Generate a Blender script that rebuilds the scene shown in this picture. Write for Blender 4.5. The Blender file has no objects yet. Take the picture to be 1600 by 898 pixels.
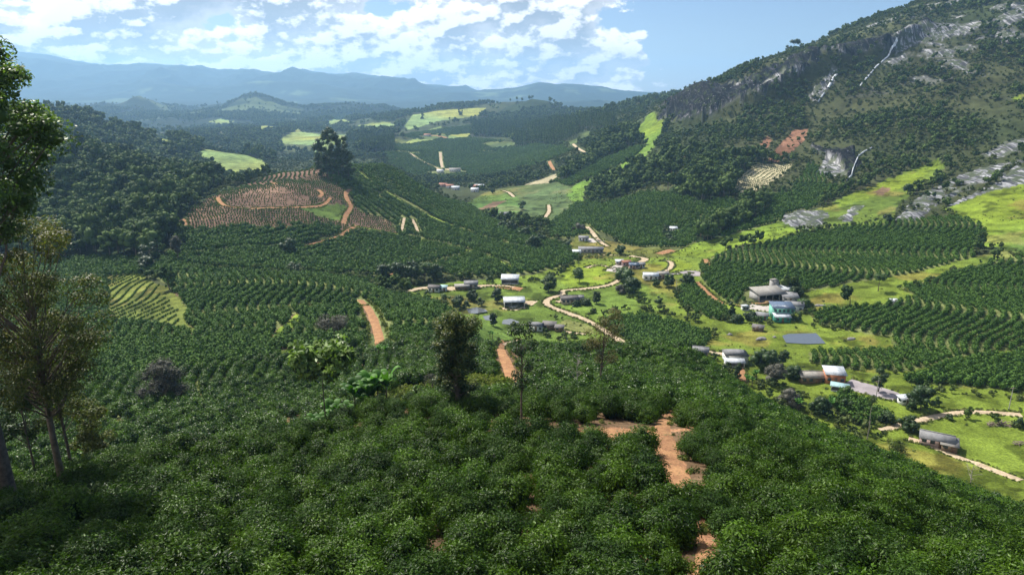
import bpy, math, random
import numpy as np
from mathutils import Vector, Matrix
R_ = math.radians
scene = bpy.context.scene
COL = scene.collection
F = 1067.0; CX, CY = 800.0, 449.0
PITCH = R_(15.6); CP, SP = math.cos(PITCH), math.sin(PITCH)
CAMZ = 100.0
# ------------------------------------------------------------------ camera, sky, sun, exposure
cam = bpy.data.objects.new('camera', bpy.data.cameras.new('camera'))
COL.objects.link(cam); scene.camera = cam
cam.location = (0, 0, CAMZ)
cam.rotation_euler = (R_(90) - PITCH, 0, 0)
cam.data.sensor_width = 36.0; cam.data.lens = 36.0 * F / 1600.0
cam.data.clip_start = 0.5; cam.data.clip_end = 60000
scene.view_settings.view_transform = 'Standard'
scene.view_settings.look = 'None'
scene.view_settings.gamma = 1.0
scene.view_settings.exposure = 0.70
SUN_EL, SUN_AZ = R_(50), R_(-38)          # azimuth from +Y, negative = towards the left of the view
sun = bpy.data.objects.new('sun', bpy.data.lights.new('sun', 'SUN'))
COL.objects.link(sun)
sun.data.energy = 5.0; sun.data.angle = R_(0.5); sun.data.color = (1.0, 0.95, 0.86)
sdir = Vector((math.sin(SUN_AZ) * math.cos(SUN_EL), math.cos(SUN_AZ) * math.cos(SUN_EL), math.sin(SUN_EL)))
sun.rotation_euler = sdir.to_track_quat('Z', 'Y').to_euler()

def nn(nt, t, loc=None, **kw):
    n = nt.nodes.new(t)
    for k, v in kw.items():
        setattr(n, k, v)
    return n
class NT:
    """tiny helper for wiring shader nodes"""
    def __init__(s, nt): s.nt = nt
    def set(s, sock, v):
        if hasattr(v, 'is_linked') or isinstance(v, bpy.types.NodeSocket): s.nt.links.new(v, sock)
        elif isinstance(v, (tuple, list)) and len(v) == 3 and sock.type == 'RGBA': sock.default_value = (*v, 1)
        else: sock.default_value = v
    def math(s, op, a, b=0.0, c=None, clamp=False):
        n = s.nt.nodes.new('ShaderNodeMath'); n.operation = op; n.use_clamp = clamp
        s.set(n.inputs[0], a); s.set(n.inputs[1], b)
        if c is not None: s.set(n.inputs[2], c)
        return n.outputs[0]
    def vmath(s, op, a, b=None):
        n = s.nt.nodes.new('ShaderNodeVectorMath'); n.operation = op
        s.set(n.inputs[0], a)
        if b is not None: s.set(n.inputs[1], b)
        return n.outputs[0]
    def noise(s, vec, scale, detail=4, rough=0.55, dist=0.0):
        n = s.nt.nodes.new('ShaderNodeTexNoise')
        s.set(n.inputs['Vector'], vec); n.inputs['Scale'].default_value = scale
        n.inputs['Detail'].default_value = detail; n.inputs['Roughness'].default_value = rough
        n.inputs['Distortion'].default_value = dist
        return n.outputs[0]
    def ramp(s, v, lo, hi, a=0.0, b=1.0, smooth=True):
        n = s.nt.nodes.new('ShaderNodeMapRange'); n.interpolation_type = 'SMOOTHSTEP' if smooth else 'LINEAR'
        s.set(n.inputs[0], v)
        for i, x in zip((1, 2, 3, 4), (lo, hi, a, b)): s.set(n.inputs[i], x)
        return n.outputs[0]
    def mix(s, f, a, b, mode='MIX'):
        n = s.nt.nodes.new('ShaderNodeMix'); n.data_type = 'RGBA'; n.blend_type = mode
        s.set(n.inputs[0], f); s.set(n.inputs[6], a); s.set(n.inputs[7], b)
        return n.outputs[2]
    def scale(s, vec, v):
        n = s.nt.nodes.new('ShaderNodeMapping'); s.set(n.inputs[0], vec); n.inputs['Scale'].default_value = v
        return n.outputs[0]

world = bpy.data.worlds.new('World'); scene.world = world; world.use_nodes = True
wt = world.node_tree; wt.nodes.clear(); W = NT(wt)
sky = wt.nodes.new('ShaderNodeTexSky'); sky.sky_type = 'NISHITA'; sky.sun_disc = False
sky.sun_elevation = SUN_EL; sky.sun_rotation = SUN_AZ; sky.altitude = 900
sky.air_density = 1.0; sky.dust_density = 0.6; sky.ozone_density = 1.6
tc = wt.nodes.new('ShaderNodeTexCoord')
d = W.vmath('NORMALIZE', tc.outputs['Generated'])
sx = wt.nodes.new('ShaderNodeSeparateXYZ'); wt.links.new(d, sx.inputs[0])
az = W.math('ARCTAN2', sx.outputs[0], sx.outputs[1]); el = W.math('ARCSINE', sx.outputs[2])
cv = wt.nodes.new('ShaderNodeCombineXYZ')
elw = W.math('POWER', W.math('MAXIMUM', el, 0.0), 0.85)
wt.links.new(az, cv.inputs[0]); wt.links.new(W.math('MULTIPLY', elw, 1.35), cv.inputs[1])
cvv = cv.outputs[0]
def cloud(vec):
    mass = W.noise(vec, 6.5, 2, 0.5); puff = W.noise(vec, 20.0, 8, 0.56, 0.0)
    return W.math('ADD', W.math('MULTIPLY', mass, 0.60), W.math('MULTIPLY', puff, 0.40))
big = cloud(cvv)
big2 = cloud(W.vmath('ADD', cvv, (-0.006, 0.013, 0.0)))
# how much of the sky the clouds cover, by bearing: thick to the left, clear to the right
cover = W.math('ADD', W.ramp(az, 0.08, 0.31, 0.165, -0.17), W.ramp(el, 0.02, 0.06, 0.03, 0.0))
dens = W.math('ADD', big, cover); dens2 = W.math('ADD', big2, cover)
mask = W.ramp(dens, 0.545, 0.585)
shade = W.ramp(W.math('SUBTRACT', dens, dens2), -0.022, 0.030, 0.0, 1.0)      # lit towards the sun
edge = W.ramp(dens, 0.56, 0.70, 1.0, 0.0)
lum = W.math('ADD', W.math('MULTIPLY', shade, 0.72), W.math('ADD', W.math('MULTIPLY', edge, 0.30), 0.10), None, True)
ccol = W.mix(lum, (2.6, 2.9, 3.5), (16.0, 15.4, 14.9))
skyc = W.mix(1.0, sky.outputs[0], (0.88, 0.90, 1.02), 'MULTIPLY')
final = W.mix(mask, skyc, ccol)
bg = wt.nodes.new('ShaderNodeBackground'); wt.links.new(final, bg.inputs[0]); bg.inputs[1].default_value = 0.061
wo = wt.nodes.new('ShaderNodeOutputWorld'); wt.links.new(bg.outputs[0], wo.inputs[0])
world.cycles.sampling_method = 'MANUAL'; world.cycles.sample_map_resolution = 512

cy = scene.cycles
cy.max_bounces = 6; cy.diffuse_bounces = 2; cy.glossy_bounces = 2; cy.transmission_bounces = 4
cy.transparent_max_bounces = 4; cy.volume_bounces = 1
cy.use_denoising = True
cy.sample_clamp_indirect = 4.0

# ------------------------------------------------------------------ numbers and noise
def hash2(ix, iy, seed):
    n = (ix.astype(np.int64) * 374761393 + iy.astype(np.int64) * 668265263 + seed * 1442695041) & 0x7fffffff
    n = ((n ^ (n >> 13)) * 1274126177) & 0x7fffffff
    return ((n ^ (n >> 16)) & 0xffffff) / float(0xffffff)
def vnoise(x, y, seed=0):
    x = np.asarray(x, float); y = np.asarray(y, float)
    ix = np.floor(x); iy = np.floor(y); fx = x - ix; fy = y - iy
    fx = fx * fx * fx * (fx * (fx * 6 - 15) + 10); fy = fy * fy * fy * (fy * (fy * 6 - 15) + 10)
    a = hash2(ix, iy, seed); b = hash2(ix + 1, iy, seed); c = hash2(ix, iy + 1, seed); e = hash2(ix + 1, iy + 1, seed)
    return (a + (b - a) * fx) * (1 - fy) + (c + (e - c) * fx) * fy
def fbm(x, y, wl, octs=4, seed=0, gain=0.5, ridged=False):
    x = np.asarray(x, float); y = np.asarray(y, float)
    s = 0; a = 1; t = 0
    for o in range(octs):
        v = vnoise(x / wl + 17.3 * o, y / wl - 9.1 * o, seed + o) * 2 - 1
        if ridged: v = 1 - 2 * np.abs(v)
        s = s + v * a; t += a; a *= gain; wl /= 2.03
    return s / t

# ------------------------------------------------------------------ pixels <-> world
def ray(px, py):
    x = (np.asarray(px, float) - CX) / F; y = -(np.asarray(py, float) - CY) / F
    return x, CP + y * SP, -SP + y * CP
def pt(px, py, Y):
    dx, dy, dz = ray(px, py); k = Y / dy
    return dx * k, Y, CAMZ + dz * k

# ------------------------------------------------------------------ the lie of the land: heights through surveyed points
CTL = []
def col(px, pts):
    for p in pts:
        if len(p) == 2:
            x, y, z = pt(px, p[0], p[1])
            if p[1] < 150 and z > 18: z -= 1.7
        else:
            x, _, _ = pt(px, 500 if p[0] is None else p[0], p[1]); y, z = p[1], p[2]
        CTL.append((float(x), float(y), float(z)))
H = None
def hid(px, Y, z):                       # a point the camera cannot see: bearing px, distance, height
    x = (px - CX) / F / 0.97 * Y
    CTL.append((x, Y, z))
near = [(898, 22), (800, 31)]
col(-250, [(800, 34), (750, 48), (690, 105), (600, 160), (500, 230), (430, 300), (350, 400), (300, 450), (250, 520), (205, 640)])
col(0, [(898, 24), (800, 34), (748, 50), (690, 105), (600, 160), (500, 230), (430, 300), (350, 400), (300, 450), (250, 520), (212, 620)])
hid(0, 78, 49); hid(0, 800, 45); hid(-250, 800, 55); hid(200, 78, 50); hid(400, 76, 52); hid(520, 84, 52)
hid(0, 1500, 35); hid(200, 1500, 20)
col(0, [(190, 1100)]); col(100, [(178, 1100)]); col(-250, [(185, 1100)]); col(100, [(232, 600)])
col(200, [(898, 23), (800, 33), (735, 47), (703, 58), (680, 100), (650, 115), (600, 145), (550, 180), (500, 225), (450, 275), (420, 310), (400, 340), (370, 375), (330, 430), (290, 500), (272, 560), (258, 620)])
hid(200, 760, 25); col(200, [(203, 1150), (222, 1000)])
col(300, [(232, 1150), (285, 540), (300, 500)]); hid(300, 760, 12); hid(300, 1500, 10)
col(400, [(898, 23), (800, 33), (725, 47), (676, 60), (650, 105), (600, 140), (550, 175), (500, 220), (450, 265), (430, 290), (410, 330), (360, 400), (330, 440), (300, 490), (289, 530)])
hid(400, 650, 20); hid(400, 800, 8)
col(350, [(272, 900), (238, 1060)]); hid(350, 1250, -8)
col(450, [(255, 1150), (232, 1500), (206, 1900)]); col(420, [(262, 950)])
col(520, [(898, 22), (800, 32), (710, 48), (650, 68), (622, 112), (600, 133), (550, 170), (500, 215), (470, 255), (440, 290), (420, 340), (400, 380), (350, 450), (300, 520), (275, 570), (258, 610)])
hid(520, 750, 8); col(560, [(235, 1500), (207, 1900)])
col(600, [(898, 22), (800, 31), (700, 47), (650, 60), (620, 75), (600, 96), (580, 120), (550, 160), (520, 195), (500, 220), (480, 245), (467, 270), (450, 330), (440, 345), (420, 370), (400, 400), (350, 480), (300, 560), (265, 630)])
hid(600, 820, -2); col(600, [(262, 1080), (250, 1150), (230, 1320), (210, 1600), (192, 2000), (186, 2300)])
col(700, [(898, 22), (800, 31), (700, 47), (650, 58), (620, 72), (600, 88), (580, 110), (560, 135), (530, 172), (500, 215), (487, 243)])
hid(700, 262, 15); col(700, [(475, 300), (450, 340), (430, 365), (400, 410), (370, 460), (340, 520), (317, 580)])
hid(700, 650, 0); col(700, [(297, 790), (270, 1080), (250, 1250), (230, 1450), (210, 1700), (190, 2050), (177, 2300)])
col(800, [(898, 22), (800, 31), (700, 46), (650, 56), (620, 68), (600, 85), (580, 105), (560, 130), (546, 155)])
hid(800, 190, 20); hid(800, 230, 6)
col(800, [(520, 272), (500, 290), (470, 318), (440, 352), (420, 378), (400, 415), (375, 465), (362, 490), (340, 580), (320, 640), (300, 740)])
hid(800, 830, -4); col(800, [(270, 1050), (250, 1230), (230, 1450), (212, 1700), (195, 1950), (172, 2300)])
col(840, [(200, 1650), (158, 2500)]); col(900, [(174, 2500)]); hid(840, 3000, 30)
col(900, [(898, 22), (800, 31), (700, 46), (650, 56), (620, 68), (600, 83), (580, 103), (560, 128), (547, 150)])
hid(900, 190, 20); hid(900, 230, 6)
col(900, [(520, 272), (500, 290), (470, 318), (450, 342), (430, 368), (400, 418), (370, 485), (340, 570), (320, 630), (300, 690), (270, 800), (240, 950), (220, 1100), (200, 1400), (187, 1700)])
col(1000, [(898, 21), (800, 30), (700, 46), (650, 58), (620, 72), (600, 88), (580, 110), (562, 138), (551, 160)])
hid(1000, 195, 19); hid(1000, 228, 8)
col(1000, [(540, 250), (520, 270), (500, 288), (470, 318), (440, 350), (410, 400), (380, 455), (350, 510), (320, 570), (300, 630), (270, 700), (240, 800), (210, 950), (190, 1150), (170, 1400), (158, 1700)])
hid(1000, 2300, 60)
col(1100, [(898, 21), (800, 29), (700, 45), (650, 60), (620, 80), (600, 105), (583, 125), (567, 150)])
hid(1100, 178, 20); hid(1100, 205, 8)
col(1100, [(555, 235), (520, 268), (500, 286), (470, 315), (440, 348), (410, 395), (390, 430), (360, 480), (330, 520), (300, 570), (270, 630), (240, 700), (210, 800), (190, 880), (170, 905), (145, 1000), (138, 1100)])
hid(1100, 1500, 105)
col(1200, [(898, 21), (800, 29), (740, 38), (700, 50), (670, 70), (642, 95), (628, 120)])
hid(1200, 150, 24); hid(1200, 180, 10)
col(1200, [(600, 208), (570, 232), (550, 245), (500, 283), (470, 312), (440, 340), (400, 395), (370, 440), (340, 490), (310, 550), (280, 610), (250, 670), (220, 730), (190, 800), (160, 850), (135, 880), (108, 905), (95, 1020)])
hid(1200, 1400, 165)
col(1300, [(898, 21), (800, 29), (740, 40), (710, 60), (688, 85), (673, 110)])
hid(1300, 140, 24); hid(1300, 165, 10)
col(1300, [(640, 188), (600, 208), (550, 243), (500, 280), (470, 308), (440, 335), (400, 385), (370, 430), (340, 470), (310, 530), (280, 580), (250, 640), (220, 700), (190, 760), (160, 820), (130, 870), (100, 910), (82, 960), (68, 1050)])
hid(1300, 1450, 190)
col(1400, [(898, 21), (800, 33), (762, 50), (733, 75), (714, 98)])
hid(1400, 125, 26); hid(1400, 145, 12)
col(1400, [(690, 168), (650, 184), (600, 207), (550, 240), (500, 275), (470, 300), (440, 328), (400, 375), (370, 415), (340, 450), (310, 500), (280, 560), (250, 610), (220, 660), (190, 720), (160, 780), (130, 830), (100, 880), (70, 930), (45, 980), (32, 1030)])
hid(1400, 1450, 215)
col(1500, [(898, 21), (840, 32), (800, 50), (775, 73), (758, 95)])
hid(1500, 120, 26); hid(1500, 138, 13)
col(1500, [(720, 155), (690, 168), (650, 183), (600, 207), (550, 238), (500, 270), (450, 315), (400, 365), (370, 400), (340, 435), (310, 480), (280, 530), (250, 580), (220, 630), (190, 690), (130, 800), (70, 900), (30, 970), (5, 1030)])
hid(1500, 1450, 240)
col(1600, [(898, 26), (840, 48), (812, 73), (797, 93)])
hid(1600, 118, 22)
col(1600, [(760, 140), (720, 155), (650, 182), (600, 205), (550, 235), (500, 265), (450, 305), (400, 350), (370, 385), (340, 420), (310, 460), (280, 500), (250, 550), (220, 600), (190, 650), (130, 760), (70, 860), (0, 960), (-45, 1060)])
hid(1600, 1500, 280)
col(1900, [(898, 30), (840, 55), (760, 140), (650, 182), (550, 235), (450, 305), (370, 385), (310, 460), (250, 550), (190, 650), (70, 860), (-60, 1000)])
hid(1900, 1500, 330)
for px in (-700, -250, 200, 600, 1000, 1500, 2100): hid(px, 10, 87.5)
hid(-700, 60, 60); hid(-700, 300, 25); hid(-700, 800, 60); hid(2300, 60, 45); hid(2300, 300, 12); hid(2300, 900, 150)
for px, z3, z6 in ((-600, 20, 0), (0, -30, 0), (300, -40, 0), (600, -30, 0), (900, -20, 0), (1200, 60, 0), (1600, 150, 20), (2300, 200, 50)):
    hid(px, 3200, z3); hid(px, 6500, z6); hid(px, 13000, z6)
C = np.array(CTL)
cu = np.arctan2(C[:, 0], C[:, 1]); cvv_ = np.log(np.hypot(C[:, 0], C[:, 1]))
def kern(r2):
    r2 = np.maximum(r2, 1e-12); return 0.5 * r2 * np.log(r2)
n = len(C)
A = np.zeros((n + 3, n + 3))
A[:n, :n] = kern((cu[:, None] - cu) ** 2 + (cvv_[:, None] - cvv_) ** 2) + np.eye(n) * 4e-4
P = np.stack([np.ones(n), cu, cvv_], 1); A[:n, n:] = P; A[n:, :n] = P.T
rb = np.linalg.solve(A, np.concatenate([C[:, 2], np.zeros(3)]))
U0, U1, V0, V1 = R_(-56), R_(56), math.log(7.0), math.log(13500.0)
NU, NV = 1021, 1101
def rbf_grid(us, vs):
    out = np.zeros((len(vs), len(us)))
    for i, v in enumerate(vs):
        r2 = (us[:, None] - cu) ** 2 + (v - cvv_) ** 2
        out[i] = kern(r2) @ rb[:n] + rb[n] + rb[n + 1] * us + rb[n + 2] * v
    return out
def upsample(g, k, axis):                # Catmull-Rom along one axis
    g = np.moveaxis(g, axis, 0); m = g.shape[0]
    pos = np.arange((m - 1) * k + 1) / k; i = np.minimum(pos.astype(int), m - 2); t = (pos - i)[:, None]
    p = lambda j: g[np.clip(i + j, 0, m - 1)]
    r = 0.5 * ((2 * p(0)) + (-p(-1) + p(1)) * t + (2 * p(-1) - 5 * p(0) + 4 * p(1) - p(2)) * t * t + (-p(-1) + 3 * p(0) - 3 * p(1) + p(2)) * t ** 3)
    return np.moveaxis(r, 0, axis)
K = 5
uc = np.linspace(U0, U1, (NU - 1) // K + 1); vc = np.linspace(V0, V1, (NV - 1) // K + 1)
Z = upsample(upsample(rbf_grid(uc, vc), K, 0), K, 1)
UU = np.linspace(U0, U1, NU); VV = np.linspace(V0, V1, NV)
GU, GV = np.meshgrid(UU, VV)
GR = np.exp(GV); GX = GR * np.sin(GU); GY = GR * np.cos(GU)
DU, DV = UU[1] - UU[0], VV[1] - VV[0]
def uv_of(x, y): return np.arctan2(x, y), np.log(np.maximum(np.hypot(x, y), 1.0))
def sample(G, x, y):
    u, v = uv_of(np.asarray(x, float), np.asarray(y, float))
    a = np.clip((u - U0) / DU, 0, NU - 1.001); b = np.clip((v - V0) / DV, 0, NV - 1.001)
    i = b.astype(int); j = a.astype(int); fb = b - i; fa = a - j
    return (G[i, j] * (1 - fa) + G[i, j + 1] * fa) * (1 - fb) + (G[i + 1, j] * (1 - fa) + G[i + 1, j + 1] * fa) * fb
# distant ranges: skyline profile (pixel), distance, front run-out, roughness
def srange(prof, Y, front, back, wl, rough, seed):
    global Z
    px = np.array([p[0] for p in prof], float); py = np.array([p[1] for p in prof], float)
    dx, dy, dz = ray(px, py)
    pu = np.arctan2(dx, dy); pz = dz / dy * Y
    zc = np.interp(GU, pu, pz, left=pz[0] * 0.9, right=pz[-1] * 0.9) + CAMZ
    Yg = GR * np.cos(GU)
    s = (Yg - Y)
    warp = fbm(GX, GY, wl, 4, seed) ; rid = fbm(GX, GY, wl * 0.7, 5, seed + 9, ridged=True)
    w = np.where(s < 0, np.exp(-(s / front) ** 2 * 1.6), np.exp(-(s / back) ** 2 * 1.6))
    base = 5.0
    z = base + (zc - base) * w * (1 + 0.0 * warp) + rough * rid * np.clip(-s / front * 1.8, 0.05, 1) * w + rough * 0.2 * warp * w
    Z = np.where(Yg > Y - 1.6 * front, np.maximum(Z, z), Z)
srange([(-300, 165), (60, 178), (120, 168), (165, 162), (190, 164), (215, 155), (260, 168), (300, 174), (350, 165), (400, 151), (440, 166), (480, 177), (540, 170), (600, 176), (680, 180), (800, 186)], 4200, 1100, 500, 600, 90, 11)
srange([(-300, 190), (60, 192), (140, 187), (200, 190), (260, 182), (320, 190), (370, 178), (430, 190), (500, 177), (580, 188), (640, 184), (720, 192), (800, 196)], 3450, 500, 400, 420, 40, 19)
srange([(300, 222), (380, 212), (430, 200), (470, 192), (520, 186), (560, 186), (600, 183), (625, 178), (655, 182), (700, 186), (760, 184), (800, 190), (860, 200)], 2900, 520, 350, 300, 40, 23)
srange([(640, 215), (700, 196), (760, 186), (780, 172), (800, 162), (830, 152), (860, 157), (885, 171), (910, 179), (960, 184), (1000, 200)], 2450, 330, 300, 260, 16, 29)
srange([(560, 175), (620, 168), (700, 152), (740, 146), (800, 141), (840, 133), (870, 137), (900, 135), (940, 137), (975, 145), (1040, 148), (1090, 158), (1200, 170)], 7800, 1700, 900, 1500, 130, 31)
srange([(640, 180), (760, 172), (850, 160), (960, 158), (1000, 166), (1060, 172)], 5600, 900, 500, 900, 70, 37)
srange([(-400, 80), (0, 88), (60, 92), (100, 96), (150, 104), (200, 108), (240, 104), (290, 110), (340, 111), (380, 107), (440, 113), (500, 116), (560, 123), (640, 133), (720, 141), (800, 150), (860, 160), (1000, 200)], 9300, 3000, 1200, 1500, 260, 41)
# ------------------------------------------------------------------ pixel rays onto the ground
def at(px, py, ymin=12.0, ymax=12000.0, G=None):
    G = Z if G is None else G
    px = np.atleast_1d(np.asarray(px, float)); py = np.atleast_1d(np.asarray(py, float))
    dx, dy, dz = ray(px, py)
    Ys = np.exp(np.arange(math.log(ymin), math.log(ymax), 0.006))
    k = Ys[None, :] / dy[:, None]
    X = dx[:, None] * k; Yy = np.broadcast_to(Ys[None, :], X.shape); Zr = CAMZ + dz[:, None] * k
    below = Zr <= sample(G, X, Yy)
    first = np.where(below.any(1), below.argmax(1), len(Ys) - 1)
    r = np.arange(len(px)); f0 = np.maximum(first - 1, 0)
    e1 = Zr[r, first] - sample(G, X[r, first], Yy[r, first]); e0 = Zr[r, f0] - sample(G, X[r, f0], Yy[r, f0])
    t = np.where(np.abs(e0 - e1) > 1e-9, e0 / np.where(np.abs(e0 - e1) > 1e-9, e0 - e1, 1), 1); t = np.clip(t, 0, 1)
    t = np.where(below.any(1), t, 1)
    x = X[r, f0] + (X[r, first] - X[r, f0]) * t; y = Ys[f0] + (Ys[first] - Ys[f0]) * t
    return x, y
def at1(px, py, **k):
    x, y = at([px], [py], **k); x = float(x[0]); y = float(y[0])
    return x, y, float(sample(Z, x, y))
def dense(poly, step=10.0, close=True):
    out = []
    m = len(poly)
    for i in range(m if close else m - 1):
        a = poly[i]; b = poly[(i + 1) % m]
        k = max(1, int(math.hypot(b[0] - a[0], b[1] - a[1]) / step))
        for j in range(k):
            out.append([a[q] + (b[q] - a[q]) * j / k for q in range(len(a))])
    if not close: out.append(list(poly[-1]))
    return out
def inside(poly_u, poly_v, u, v):
    r = np.zeros(u.shape, bool); m = len(poly_u); j = m - 1
    for i in range(m):
        c = (poly_v[i] > v) != (poly_v[j] > v)
        if c.any():
            with np.errstate(divide='ignore', invalid='ignore'):
                xi = (poly_u[j] - poly_u[i]) * (v - poly_v[i]) / (poly_v[j] - poly_v[i] + 1e-15) + poly_u[i]
            r ^= c & (u < xi)
        j = i
    return r

# level platforms cut for the houses and yards, level beds for the ponds
PADS = []
def pad(px, py, r, ymin=12.0, dz=0.0):
    x, y, z = at1(px, py, ymin=ymin); PADS.append((x, y, z + dz, r))
for a in [(797, 440, 12), (803, 476, 13), (735, 448, 13), (684, 453, 10), (892, 470, 12), (840, 513, 9), (1013, 434, 14), (1048, 432, 12),
          (925, 375, 14), (923, 393, 16), (989, 418, 12), (958, 422, 10), (1201, 466, 15), (1230, 470, 12), (1190, 483, 14), (1222, 497, 14),
          (1091, 554, 9), (1148, 566, 9), (1267, 592, 9), (1302, 594, 9), (1370, 610, 13), (1466, 690, 9), (1430, 633, 6), (1050, 361, 8)]:
    pad(*a, ymin=135.0)
pad(1256, 529, 15, 135.0, 0); pad(746, 485, 8, 250.0); pad(770, 499, 7, 250.0); pad(797, 503, 8, 250.0)
# roughness of the ground
INM = (GX > 110) & (GY > 430)
mfac = np.clip((Z - 24) / 60, 0, 1) * INM * np.clip((GX - 150) / 250, 0, 1)
far = np.clip((GR - 900) / 900, 0, 1) * (GR < 3500)
lf = (np.clip((GR - 280) / 60, 0, 1) * (GX < -120) * (GR < 1300)) * np.clip((-GX - 100) / 80, 0, 1)
Z += mfac * (6.0 * fbm(GX, GY, 130, 4, 3) + 4.0 * fbm(GX + GY * 0.4, GY, 45, 4, 5, ridged=True)) + far * 9.0 * fbm(GX, GY, 260, 4, 7) + np.clip((GR - 1500) / 600, 0, 1) * (GR < 3400) * (GX < 300) * 26 * (fbm(GX, GY, 520, 5, 17) - .35) \
    + lf * 5.0 * fbm(GX, GY, 90, 3, 8) + np.clip((GR - 330) / 80, 0, 1) * (GR < 720) * np.clip((40 - GX) / 80, 0, 1) * np.clip((GX + 230) / 60, 0, 1) * np.clip((Z - 12) / 14, 0, 1) * 6.0 * fbm(GX + GY * .5, GY * .45, 55, 3, 14, ridged=True) + 0.35 * fbm(GX, GY, 22, 3, 9) * np.clip(GR / 60, 0, 1) * (GR < 900)
for x, y, z, r in PADS:
    dd = np.hypot(GX - x, GY - y); w = np.clip((1.55 * r - dd) / (0.55 * r), 0, 1); w = w * w * (3 - 2 * w)
    zz = float(sample(Z, x, y)); Z = Z * (1 - w) + zz * w

# ------------------------------------------------------------------ land cover
PAL = dict(
    scrub=(.046, .058, .024), forest=(.020, .034, .012), coffee=(.066, .082, .030), cgrass=(.13, .15, .055), pasture=(.094, .158, .034),
    bright=(.122, .198, .030), dull=(.085, .115, .038), young=(.13, .18, .05), terr=(.165, .105, .072), soil=(.30, .16, .09), paleroad=(.60, .47, .34),
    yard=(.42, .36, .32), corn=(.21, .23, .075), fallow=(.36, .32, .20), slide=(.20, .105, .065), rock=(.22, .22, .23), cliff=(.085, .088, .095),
    bank=(.075, .10, .03), hillp=(.20, .26, .08), brown=(.17, .11, .07))
NAMES = list(PAL)
CLS = np.full(Z.shape, NAMES.index('scrub'), np.int16)
FID = np.zeros(Z.shape, np.int16)
nu1 = fbm(GX, GY, 9, 3, 71); nv1 = fbm(GX, GY, 9, 3, 72)
WOB = 1.0
def world_poly(poly, ymin=12.0, ymax=12000.0, step=10.0):
    d = dense(poly, step); x, y = at([p[0] for p in d], [p[1] for p in d], ymin=ymin, ymax=ymax)
    return x, y
def paint(cls, poly, ymin=12.0, ymax=12000.0, fid=0, wob=1.0):
    x, y = world_poly(poly, ymin, ymax); u, v = uv_of(x, y)
    j0 = max(int((u.min() - U0) / DU) - 3, 0); j1 = min(int((u.max() - U0) / DU) + 4, NU)
    i0 = max(int((v.min() - V0) / DV) - 3, 0); i1 = min(int((v.max() - V0) / DV) + 4, NV)
    s = (slice(i0, i1), slice(j0, j1))
    amp = wob * 1.6 / np.exp(v.mean())
    m = inside(u, v, GU[s] + nu1[s] * amp, GV[s] + nv1[s] * amp)
    CLS[s][m] = NAMES.index(cls); FID[s][m] = fid
    return x, y
FIELDS = {}
def field(fid, ground, poly, p0, p1, spacing, step, size, amp=0.0, wl=60.0, ymin=12.0, ymax=12000.0, rings=None, jit=0.18, skip=0.02):
    x, y = paint(ground, poly, ymin, ymax, fid)
    FIELDS[fid] = dict(b=(x.min(), x.max(), y.min(), y.max()), p0=p0, p1=p1, sp=spacing, st=step, size=size, amp=amp, wl=wl, ymin=ymin, rings=rings, jit=jit, skip=skip)

# broad woods and hills
m = (GY > 620) & (GX < 60) & (GR < 3000); CLS[m] = NAMES.index('scrub')
CLS[(GR > 2600)] = NAMES.index('scrub')
paint('forest', [(-300, 190), (0, 195), (90, 212), (130, 222), (200, 232), (345, 285), (300, 322), (284, 345), (280, 380), (230, 403), (180, 405), (100, 405), (-300, 410)], 290, 740)
paint('forest', [(-300, 170), (60, 172), (110, 166), (190, 195), (330, 236), (340, 300), (200, 250), (100, 215), (-300, 200)], 760, 1400)
paint('hillp', [(205, 204), (240, 211), (265, 221), (300, 231), (288, 236), (250, 228)], 800, 1500)
paint('hillp', [(298, 243), (330, 230), (375, 236), (410, 250), (418, 262), (400, 272), (350, 280), (325, 262)], 800, 1120)
paint('hillp', [(432, 222), (465, 201), (480, 208), (560, 212), (540, 225), (500, 240), (450, 236)], 1200, 2700)
paint('coffee', [(440, 224), (500, 228), (490, 238), (440, 236)], 1200, 2700)
paint('hillp', [(632, 197), (645, 180), (690, 172), (760, 168), (752, 180), (720, 185), (690, 188), (660, 197), (637, 203)], 1500, 3000)
paint('hillp', [(635, 212), (690, 197), (690, 204), (650, 214)], 1300, 2400)
paint('forest', [(760, 185), (790, 168), (840, 150), (880, 165), (900, 175), (1000, 168), (1100, 135), (1100, 160), (1000, 185), (900, 195), (760, 192)], 1700, 3000)
paint('forest', [(545, 212), (615, 208), (618, 238), (545, 238)], 1200, 2000)
paint('forest', [(345, 218), (400, 225), (430, 250), (440, 258), (400, 248), (355, 234)], 1050, 1500)
# far valley
field(30, 'cgrass', [(600, 224), (650, 219), (735, 216), (800, 222), (880, 230), (900, 240), (880, 265), (830, 288), (780, 300), (740, 292), (700, 299), (640, 275), (605, 256)],
      (650, 255), (760, 250), 8.0, 2.6, 3.2, 8, 300, 1000, 1900)
field(31, 'coffee', [(620, 212), (700, 200), (735, 196), (735, 214), (650, 218)], (640, 212), (720, 204), 5.0, 2.6, 2.3, 8, 300, 1300, 2300)
field(32, 'coffee', [(830, 290), (890, 268), (930, 240), (960, 235), (1010, 228), (985, 250), (935, 274), (900, 286), (882, 298), (840, 303)], (850, 290), (920, 262), 6.0, 2.0, 2.7, 5, 100, 650, 1300)
paint('fallow', [(792, 298), (830, 285), (868, 272), (872, 280), (830, 296), (800, 303)], 640, 1200)
paint('hillp', [(560, 196), (600, 190), (622, 196), (610, 204), (570, 205)], 1800, 3200)
paint('hillp', [(500, 192), (530, 187), (552, 190), (520, 198)], 1800, 3400)
paint('hillp', [(615, 226), (650, 217), (680, 219), (640, 226)], 1000, 2000)
paint('hillp', [(700, 212), (735, 208), (730, 216), (700, 218)], 1000, 2000)
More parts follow.
